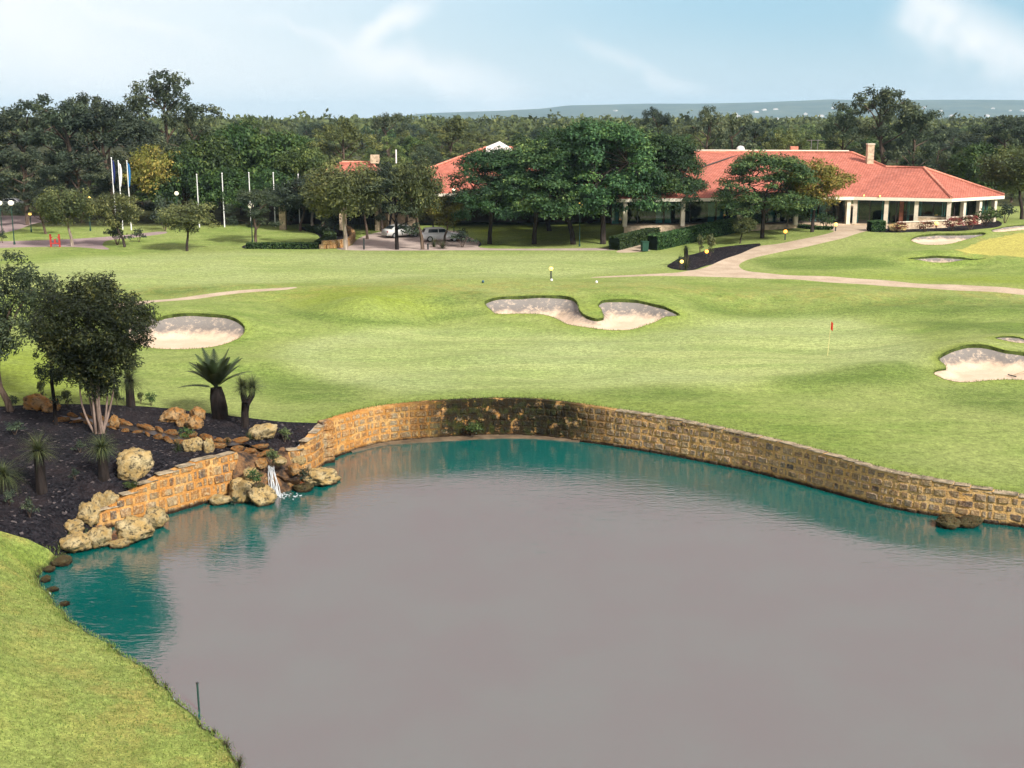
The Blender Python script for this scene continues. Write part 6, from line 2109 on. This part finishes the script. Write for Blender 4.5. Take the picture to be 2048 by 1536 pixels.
def make_car(paint, label, wagon, loc, rz):
    """length along +x (nose at +x)"""
    root = empty('parked_car', loc, rz, label, 'car', 'parked cars')
    L, Wd = 4.4, 1.72
    xs = np.array([-2.2, -2.12, -1.75, -1.3, -.6, .2, .85, 1.4, 1.85, 2.12, 2.2])
    top = np.array([.78, .92, .97, .98, .98, .96, .94, .88, .80, .70, .60])
    bot = np.array([.42, .28, .26, .25, .25, .25, .25, .25, .26, .30, .40])
    hw = np.array([.62, .76, .83, .86, .86, .86, .86, .85, .81, .72, .58])
    vs, fs = [], []
    for x, t_, b, w in zip(xs, top, bot, hw):
        m = (t_ + b) / 2
        for y, z in ((-w * .93, b), (-w, m - .05), (-w, m + .12), (-w * .90, t_), (0, t_ + .025), (w * .90, t_), (w, m + .12), (w, m - .05), (w * .93, b)):
            vs.append((x, y, z))
    n = 9
    for i in range(len(xs) - 1):
        for k in range(n): fs.append((i * n + k, (i + 1) * n + k, (i + 1) * n + (k + 1) % n, i * n + (k + 1) % n))
    fs.append(tuple(range(n))); fs.append(tuple(reversed(range((len(xs) - 1) * n, len(xs) * n))))
    body = MB().add(vs, fs).build('body', paint, root, smooth=True)
    # cabin
    if wagon: prof = [(-2.0, .95), (-1.75, 1.40), (-1.1, 1.47), (-.2, 1.47), (.25, 1.42), (1.02, .94)]
    else: prof = [(-1.72, .96), (-1.15, 1.33), (-.6, 1.42), (-.1, 1.42), (.3, 1.36), (1.05, .94)]
    vs, fs = [], []
    for x, z in prof:
        k = (z - .94) / .5
        w = .80 - .16 * max(0, k)
        vs += [(x, -w, z), (x, w, z)]
    m = len(prof)
    fs = [(2 * i, 2 * i + 2, 2 * i + 3, 2 * i + 1) for i in range(m - 1)]
    fs += [tuple(2 * i for i in reversed(range(m))), tuple(2 * i + 1 for i in range(m)), (0, 1, 2 * m - 1, 2 * m - 2)]
    MB().add(vs, fs).build('cabin', paint, root)
    # side windows, windscreen, rear window
    for s in (-1, 1):
        for x0, x1, x2, x3 in (((-1.5 if wagon else -1.2), -.42, -.45, (-1.42 if wagon else -.92)), (-.34, .72, .28, -.36)):
            q = [(x0, 1.0), (x1, 1.0), (x2, 1.36), (x3, 1.36 if wagon or x0 > -1 else 1.32)]
            pts = [Vector((x, s * (.80 - .16 * (z - .94) / .5 + .012), z)) for x, z in q]
            MB().slab(pts if s < 0 else pts[::-1], .015, Vector((0, s, .3))).build('side_window', M['car_glass'], root)
    for nm, (xa, za), (xb, zb) in (('windscreen', (.98, .98), (.36, 1.36)), ('rear_window', (-1.97 if wagon else -1.66, 1.03), (-1.79 if wagon else -1.2, 1.36 if wagon else 1.31))):
        wa, wb = .72, .60
        nrm = Vector((zb - za, 0, -(xb - xa))); nrm = nrm if nrm.z > 0 else -nrm
        pts = [Vector((xa, -wa, za)) + nrm * .05, Vector((xa, wa, za)) + nrm * .05, Vector((xb, wb, zb)) + nrm * .05, Vector((xb, -wb, zb)) + nrm * .05]
        MB().slab(pts, .02, nrm).build(nm, M['car_glass'], root)
    for x in (-1.32, 1.32):
        for s in (-1, 1):
            w = empty('wheel', (x, s * .76, .31)); w.parent = root
            MB().tube([(0, -.11, 0), (0, .11, 0)], .315, 18).build('tyre', M['rubber'], w)
            MB().tube([(0, s * .115, 0), (0, s * .125, 0)], .205, 12).build('rim', M['rim'], w)
    for s in (-1, 1):
        MB().box((2.08, s * .56, .64), (.16, .36, .14)).build('headlight', M['head'], root)
        MB().box((-2.13, s * .60, .74), (.12, .26, .16)).build('tail_light', M['tail'], root)
        MB().box((.62, s * .93, .98), (.14, .12, .10)).build('wing_mirror', paint, root)
    MB().box((2.16, 0, .40), (.12, 1.35, .14)).build('bumper', paint, root)
    MB().box((-2.15, 0, .42), (.12, 1.35, .16)).build('bumper', paint, root)
    MB().box((0, 0, .62), (.0 + .9, Wd - .02, .01)).build('door_seam', M['rubber'], root)
    return root


make_car(M['silver'], 'silver sedan parked beside the stone wall of the porch', False, G(803, 474), .62)
make_car(M['car_white'], 'white hatchback wagon parked behind the leaning tree', True, G(882, 482), .22)
make_car(M['car_white'], 'white car parked far left beneath the gum trees', False, at_z(28, 416, 3.7), .1)

# ------------------------------------------------------------------ lamps, poles, flags
M['pole_white'] = plain('white_pole', (0.72, 0.72, 0.72), .45, .4, var=.08)
M['pole_green'] = plain('green_pole', (0.015, 0.05, 0.04), .5, .4)


def globe_lamp(px, gpy, foot, r, mat, label, dz=None, pole='pole_green'):
    g = G(px, foot) if dz is None else at_y(px, foot, dz)
    m = FPX / g.y
    H = (foot - gpy) / m
    R = r / m * .82
    root = empty('globe_lamp', g, 0, label, 'lamp', 'globe lamps')
    MB().tube([(0, 0, -.1), (0, 0, H - R)], [.06, .045], 8).cyl((0, 0, -.05), .10, .35, 8).build('post', M[pole], root)
    MB().cyl((0, 0, H - R - .08), .10, .12, 10, .13).build('collar', M['dark_metal'], root)
    MB().ball((0, 0, H), R, 16, 10).build('globe', mat, root, smooth=True)
    MB().cyl((0, 0, H + R * .9), R * .42, .06, 10, R * .2).build('cap', M['dark_metal'], root)
    return root


for a in ((5, 407, 470, 6, 'lamp_white', 'pale globe lamp at the left picture edge'), (29, 407, 489, 6.5, 'lamp_white', 'white globe lamp on tall post by the driveway, left of the red barrier'), (181, 397, 462, 6, 'lamp_warm', 'yellow globe lamp right of the crooked white trunk'),
          (357, 388, 455, 5, 'lamp_white', 'pale globe lamp against the dark fig trees'), (505, 412, 486, 7, 'lamp_white', 'brightest white globe lamp on the round entrance lawn'), (669, 403, 466, 5, 'lamp_orange', 'lamp glowing orange in front of the entrance porch'),
          (908, 381, 470, 4, 'lamp_white', 'small globe lamp left of the first jacaranda'), (1159, 411, 493, 6.5, 'lamp_warm', 'yellow globe lamp among the jacaranda trunks'), (63, 428, 464, 4, 'lamp_warm', 'small yellow lamp under the gum trunks at the left'), (1355, 402, 440, 3, 'lamp_orange', 'tiny orange lamp beyond the ramp hedge')):
    globe_lamp(a[0], a[1], a[2], a[3], M[a[4]], a[5])


def bollard_light(px, gpy, foot, r, mat, label):
    g = G(px, foot)
    m = FPX / g.y
    H, R = (foot - gpy) / m, r / m * .82
    root = empty('path_light', g, 0, label, 'lamp', 'path lights')
    MB().tube([(0, 0, -.1), (0, 0, H - R * .8)], [.07, .06], 8).build('post', M['dark_metal'], root)
    MB().ball((0, 0, H), R, 14, 9).build('globe', M[mat], root, smooth=True)
    MB().cyl((0, 0, H + R * .8), R * .55, .05, 10, R * .2).build('cap', M['dark_metal'], root)


for a in ((1102, 537, 560, 5.0, 'lamp_warm', 'yellow path light alone on the lawn behind the centre bunker'), (1363, 523, 540, 4.6, 'lamp_warm', 'yellow path light at the left end of the dark lamp bed'), (1413, 503, 516, 4.6, 'lamp_orange', 'orange path light in the middle of the dark lamp bed'),
          (1570, 463, 480, 4.6, 'lamp_orange', 'orange path light on the lawn below the umbrella jacaranda'), (1671, 449, 462, 4.6, 'lamp_warm', 'bright path light at the terrace corner'), (1872, 447, 460, 4.6, 'lamp_warm', 'yellow path light before the terrace stone wall')):
    bollard_light(*a)
M['flag_navy'] = plain('navy_flag', (0.02, 0.03, 0.13), .8, .1); M['flag_white'] = plain('white_flag', (0.75, 0.75, 0.76), .8, .1, var=.08); M['flag_blue'] = plain('blue_flag', (0.03, 0.16, 0.36), .8, .1)


def flagpole(px, topy, depth, label, flag=None, fy=None):
    x = (px - 1024) / FPX * depth
    gz = ground_z(x, depth)
    H = CAMZ - (topy - HORIZ) / FPX * depth - gz
    root = empty('flagpole', (x, depth, gz), 0, label, 'flagpole', 'flagpoles')
    MB().tube([(0, 0, -.1), (0, 0, H)], [.075, .05], 8).build('pole', M['pole_white'], root)
    MB().ball((0, 0, H), .09, 8, 6).build('finial', M['pole_white'], root)
    if flag:
        # a flag hanging slack in folds
        vs, fs = [], []
        hl = 2.9
        for i in range(13):
            t_ = i / 12
            for j in range(6):
                u = j / 5
                wd = .27 * math.sin(math.pi * min(1, .18 + t_ * .8)) + .06
                vs.append((.06 + u * wd, .09 * math.sin(u * 9 + t_ * 3), H - .15 - t_ * hl - u * .25 * (1 - t_)))
        for i in range(12):
            for j in range(5): fs.append((i * 6 + j, i * 6 + j + 1, (i + 1) * 6 + j + 1, (i + 1) * 6 + j))
        f = MB().add(vs, fs).build('flag', M[flag], root, smooth=True)
        s = f.modifiers.new('solid', 'SOLIDIFY'); s.thickness = .01


flagpole(236, 313, 141, 'leftmost flagpole with slack navy flag', 'flag_navy'); flagpole(249, 319, 141.5, 'middle flagpole with slack white flag', 'flag_white'); flagpole(266, 319, 141, 'rightmost of the three flags, slack and blue', 'flag_blue')
for px, ty, lb in ((402, 345, 'leftmost bare white flagpole before the fig trees'), (452, 343, 'second bare white flagpole before the fig trees'), (505, 342, 'third bare white flagpole above the bright globe lamp'), (553, 342, 'fourth bare white flagpole before the fig trees'), (602, 345, 'rightmost bare white flagpole beside the porch roof')):
    flagpole(px, ty, 143.5, lb)

# golf things
M['red'] = plain('red_cloth', (0.42, 0.03, 0.015), .8, .1); M['red_paint'] = plain('red_paint', (0.40, 0.035, 0.03), .5, .4)
g = G(1655, 711)
fs_ = empty('golf_flagstick', g, 0, 'thin golf flagstick with small red flag on the putting green', 'flagstick')
MB().tube([(0, 0, -.1), (.1, 0, 2.15)], [.018, .014], 6).build('stick', plain('yellow_stick', (0.62, 0.55, 0.25), .5, .3), fs_)
vs = [(.1 + u * .13, .03 * math.sin(u * 6 + t_ * 4), 2.13 - t_ * .5 - u * .12) for t_ in (0, .25, .5, .75, 1) for u in (0, .5, 1)]
f = MB().add(vs, [(i * 3 + j, i * 3 + j + 1, i * 3 + j + 4, i * 3 + j + 3) for i in range(4) for j in range(2)]).build('flag', M['red'], fs_)
s = f.modifiers.new('solid', 'SOLIDIFY'); s.thickness = .012
M['tee_white'] = plain('white_marker', (0.8, 0.8, 0.78), .4, .4); M['tee_blue'] = plain('blue_marker', (0.03, 0.09, 0.14), .4, .4)
for px, py, mt, lb in ((1103, 563, 'tee_white', 'white tee marker at the foot of the lone path light'), (1193, 567, 'tee_white', 'white tee marker right of the lone path light'), (966, 566, 'tee_blue', 'dark blue tee marker left of the lone path light')):
    r_ = empty('tee_marker', G(px, py), 0, lb, 'tee marker', 'tee markers')
    MB().ball((0, 0, .12), .11, 10, 7).build('ball', M[mt], r_, smooth=True); MB().cyl((0, 0, -.1), .02, .15, 6).build('spike', M['dark_metal'], r_)
rk = empty('bunker_rake', at_z(2024, 753, 1.82), 0, 'bunker rake lying in the sand at the right edge', 'rake')
MB().tube([(0, 0, .06), (1.7, .9, .35)], .02, 6).build('handle', plain('rake_handle', (0.30, 0.24, 0.15), .7, .2), rk); MB().box((0, 0, .05), (.06, .6, .06), .4).build('rake_head', M['dark_metal'], rk)
# stake in the pond
g = at_z(389, 1424, 0.0)
st = empty('water_stake', g + Vector((.1, .12, 0)), 0, 'thin dark green stake standing at the water edge', 'stake')
MB().tube([(0, 0, -.4), (-.01, 0, .78)], .028, 8).build('stake_post', M['pole_green'], st); MB().cyl((-.01, 0, .78), .04, .05, 8).build('cap', M['dark_metal'], st)
# red barrier by the driveway
g = G(111, 494)
rb_ = empty('red_barrier', g, 0, 'bright red barrier of two posts and a rail by the driveway', 'barrier')
for x in (-.45, .45): MB().box((x, 0, .65), (.14, .14, 1.35)).box((x * .78, 0, 1.0), (.2, .1, .1)).build('post', M['red_paint'], rb_)
MB().box((0, 0, .38), (.8, .08, .12)).build('rail', M['red_paint'], rb_); MB().box((0, 0, .62), (.16, .1, .4)).build('latch', M['red_paint'], rb_)
# wheelie bin by the ramp
g = G(1289, 503)
bn = empty('wheelie_bin', g, .2, 'dark green bin at the foot of the ramp hedge', 'bin')
M['bin'] = plain('bin_green', (0.012, 0.055, 0.035), .5, .4)
b_ = MB().box((0, 0, .5), (.58, .62, .9), taper=1.14).build('bin_body', M['bin'], bn); MB().box((0, -.02, .99), (.72, .78, .08)).build('lid', M['bin'], bn)
for x in (-.26, .26): MB().tube([(x - .03, .3, .1), (x + .03, .3, .1)], .1, 10).build('wheel', M['rubber'], bn)
# white walled planter and table on the ramp
g = G(1408, 458)
wp = empty('planter_wall', g, .0, 'low white curved wall at the top of the ramp', 'wall')
MB().beam((-1.75, 1.5, .55), (1.75, 1.9, .55), .3, 1.3).build('wall_body', M['white'], wp); MB().beam((-1.8, 1.48, 1.23), (1.8, 1.88, 1.23), .36, .07).build('coping', M['column'], wp)
tb_ = empty('stone_bench', G(1374, 463), .1, 'pale bench slab in front of the white wall', 'bench')
MB().box((0, 0, .5), (1.5, .55, .10)).build('seat', M['white'], tb_)
for x in (-.55, .55): MB().box((x, 0, .2), (.14, .4, .5)).build('leg', M['column'], tb_)
# bollards at the car park
for px, lb in ((728, 'dark bollard in the middle of the car park front'), (856, 'short dark bollard at the trunk of the leaning tree')):
    r_ = empty('bollard', G(px, 499), 0, lb, 'bollard', 'car park bollards')
    MB().cyl((0, 0, -.1), .09, 1.1 if px == 728 else .6, 10).build('post', M['dark_metal'], r_); MB().ball((0, 0, 1.02 if px == 728 else .52), .11, 10, 6).build('cap', M['dark_metal'], r_)
# terrace pots, tables, chairs
M['pot'] = plain('terracotta_pot', (0.33, 0.06, 0.03), .7, .2, var=.2)
for px, py, lb in ((1687, 444, 'orange-red pot at the left of the terrace'), (1725, 444, 'dark red pot between terrace columns'), (1822, 447, 'red pot with green plant beside the clubhouse door')):
    g = G(px, py)
    r_ = empty('plant_pot', g, 0, lb, 'pot', 'terrace pots')
    MB().lathe((0, 0, 0), [(.18, 0), (.30, .12), (.34, .35), (.28, .52), (.32, .58), (.26, .6)], 14).build('pot_body', M['pot'], r_, smooth=True)
    link('foliage', SHRUB['green'], r_, (0, 0, .5), scale=(.3, .3, .6))
def patio_chair(g, rz, label):
    r_ = empty('patio_chair', g, rz, label, 'chair', 'terrace chairs')
    MB().box((0, 0, .45), (.46, .46, .05)).build('seat', M['metal'], r_); MB().box((0, .22, .72), (.46, .05, .42)).build('backrest', M['metal'], r_)
    for x in (-.2, .2):
        for y in (-.2, .2): MB().cyl((x, y, 0), .02, .45, 6).build('leg', M['dark_metal'], r_)
def patio_table(g, label):
    r_ = empty('patio_table', g, 0, label, 'table', 'terrace tables')
    MB().cyl((0, 0, .70), .45, .04, 16).build('table_top', M['metal'], r_); MB().cyl((0, 0, .05), .04, .66, 8).build('pedestal', M['dark_metal'], r_); MB().cyl((0, 0, 0), .26, .05, 12).build('base', M['dark_metal'], r_)
for i, (px, rz) in enumerate(((1712, .2), (1733, -.4), (1748, .3), (1756, 2.9), (1690, 1.0), (1775, .1))):
    patio_chair(G(px, 443), rz, ('grey patio chair beside the left terrace column', 'grey patio chair in the middle of the terrace', 'grey patio chair facing the terrace table', 'patio chair with its back to the column', 'patio chair beside the orange-red pot', 'patio chair by the clubhouse door')[i])
for i, px in enumerate((1722, 1742)): patio_table(G(px, 443), ('round patio table beside the dark red pot', 'round patio table between the terrace chairs')[i])

# ------------------------------------------------------------------ far wood, hills, hillside houses, haze
def far_wood():
    rs = np.random.default_rng(77)
    n = 5200
    d = 480 * (2600 / 480) ** (rs.random(n) ** .9)
    x = rs.uniform(-.56, .56, n) * d
    h = rs.uniform(8.5, 14.0, n) * np.where(rs.random(n) < .05, 1.25, 1)
    V, TI = [], []
    m = 46
    for i in range(n):
        w = rs.uniform(4.0, 7.0)
        k = m if d[i] < 1100 else 24
        p = rs.normal(size=(k, 3)); p /= np.linalg.norm(p, axis=1, keepdims=True); p[:, 2] = np.abs(p[:, 2])
        p = p * rs.uniform(.65, 1.08, (k, 1)) * np.array([w, w * .8, h[i] * .55]) + np.array([x[i], d[i], 4 + h[i] * .45])
        s = rs.uniform(.8, 1.7, (k, 1)) * (1.0 if d[i] < 1100 else 1.9)
        a = rs.normal(size=(k, 3)); a /= np.linalg.norm(a, axis=1, keepdims=True)
        b = np.cross(a, rs.normal(size=(k, 3))); b /= np.linalg.norm(b, axis=1, keepdims=True)
        V.append(np.stack([p - a * s, p + b * s * .6, p + a * s, p - b * s * .6], 1).reshape(-1, 3))
        TI.append(np.repeat(np.clip(rs.random() * .6 + rs.normal(0, .15, k) + .2, 0, 1), 4))
    V = np.vstack(V)
    return np_mesh('far_wood', V, np.arange(len(V)).reshape(-1, 4), LEAF['wood'], attrs={'tint': np.concatenate(TI)})


tag(link('far_wood', far_wood()), 'far-off wood stretching to the foot of the hills', 'forest', kind='stuff')
# hills: ridge line read off the picture
RX = np.array([-400, 0, 300, 500, 650, 760, 820, 860, 1000, 1085, 1130, 1200, 1280, 1400, 1520, 1640, 1700, 1800, 1900, 2048, 2300, 2700])
RY = np.array([246, 245, 243, 241, 239, 236, 231, 227, 222.5, 218.5, 212.5, 211, 209, 209, 206, 201, 202.5, 202, 201.5, 202.5, 204, 210])
D0 = 7600.0
nx, ny = 150, 26
hv = []
for j in range(ny):
    dep = 5600 + j * 150
    for i in range(nx):
        px = -400 + 3100 * i / (nx - 1)
        X_ = (px - 1024) / FPX * D0
        zr = CAMZ + (HORIZ - np.interp(px, RX, RY)) / FPX * D0
        t_ = (dep - 5600) / (D0 - 5600)
        prof = sstep(np.array([t_]), 0, 1)[0] if t_ < 1 else 1 - .35 * sstep(np.array([t_]), 1, 2.2)[0]
        nz_ = noise.noise(Vector((X_ / 420, dep / 420, 1.7))) * .5 + noise.noise(Vector((X_ / 150, dep / 150, 4.1))) * .25
        z = 4 + max(0, zr - 4) * prof * (1 + .28 * nz_ * (1 - abs(2 * min(t_, 1) - 1)) * 1.0)
        if zr < 6: z = 3.5
        hv.append((X_ * dep / D0 * .5 + X_ * .5, dep, z))
hf = [(j * nx + i, j * nx + i + 1, (j + 1) * nx + i + 1, (j + 1) * nx + i) for j in range(ny - 1) for i in range(nx - 1)]
t = NT('scrubby_hills')
p = t.pos()
c = t.mix(t.ramp(t.noise(p, .006, 6, .65), .35, .65), (0.030, 0.050, 0.028), (0.085, 0.10, 0.052))
c = t.mix(t.ramp(t.noise(p, .02, 5, .7), .60, .74, 0, .6), c, (0.26, 0.23, 0.18))
t.bsdf(c, 1.0, .0)
M['hills'] = t.m
hills = link('hills', np_mesh('hills', hv, hf, M['hills'], smooth=True))
tag(hills, 'long low blue hills on the horizon', 'hills', kind='structure')
# pale houses on the slope
M['house_wall'] = plain('house_wall', (0.72, 0.68, 0.62), .8, .2); M['house_roof'] = plain('house_roof', (0.50, 0.44, 0.40), .8, .2)
wm = MB().box((0, 0, 2.5), (1, 1, 5)).mesh('wall', M['house_wall'])
rm = MB().add([(-.55, -.55, 5), (.55, -.55, 5), (.55, .55, 5), (-.55, .55, 5), (-.3, 0, 8), (.3, 0, 8)], [(0, 1, 5, 4), (1, 2, 5), (2, 3, 4, 5), (3, 0, 4)]).mesh('roof', M['house_roof'])
HV = np.array(hv).reshape(ny, nx, 3)
for k in range(46):
    px = random.choice((random.gauss(1500, 90), random.gauss(1860, 60), random.gauss(1960, 50), random.gauss(2030, 30), random.uniform(1200, 2060)))
    i = int(np.clip((px + 400) / 3100 * (nx - 1), 1, nx - 2)); j = random.choice((2, 3, 3, 4, 4, 5, 6, 7))
    q = HV[j, i] * .5 + HV[j, i + 1] * .5
    r_ = empty('hillside_house', (q[0], q[1], q[2] - 1), random.uniform(0, 3), 'tiny pale house on the lower slope of the blue hills', 'house', 'houses on the far hills')
    s_ = (random.uniform(14, 30), random.uniform(12, 18), random.uniform(.9, 1.5))
    link('wall', wm, r_, scale=s_); link('roof', rm, r_, scale=s_)
# the air
hz = MB().box((0, 4600, 72), (16000, 10200, 150)).build('haze', None)
t = NT('haze_air')
pv = t.n('ShaderNodeVolumePrincipled')
pv.inputs['Color'].default_value = (0.54, 0.80, 1.0, 1); pv.inputs['Density'].default_value = 0.95e-4; pv.inputs['Anisotropy'].default_value = 0.0
for an in ('Density Attribute', 'Color Attribute', 'Temperature Attribute'): pv.inputs[an].default_value = ''
t.l(pv.outputs[0], t.out.inputs['Volume'])
try: t.m.cycles.homogeneous_volume = True
except Exception: pass
hz.data.materials.append(t.m)
hz.display_type = 'WIRE'
tag(hz, 'thin blue haze filling the air to the hills', 'haze', kind='stuff')
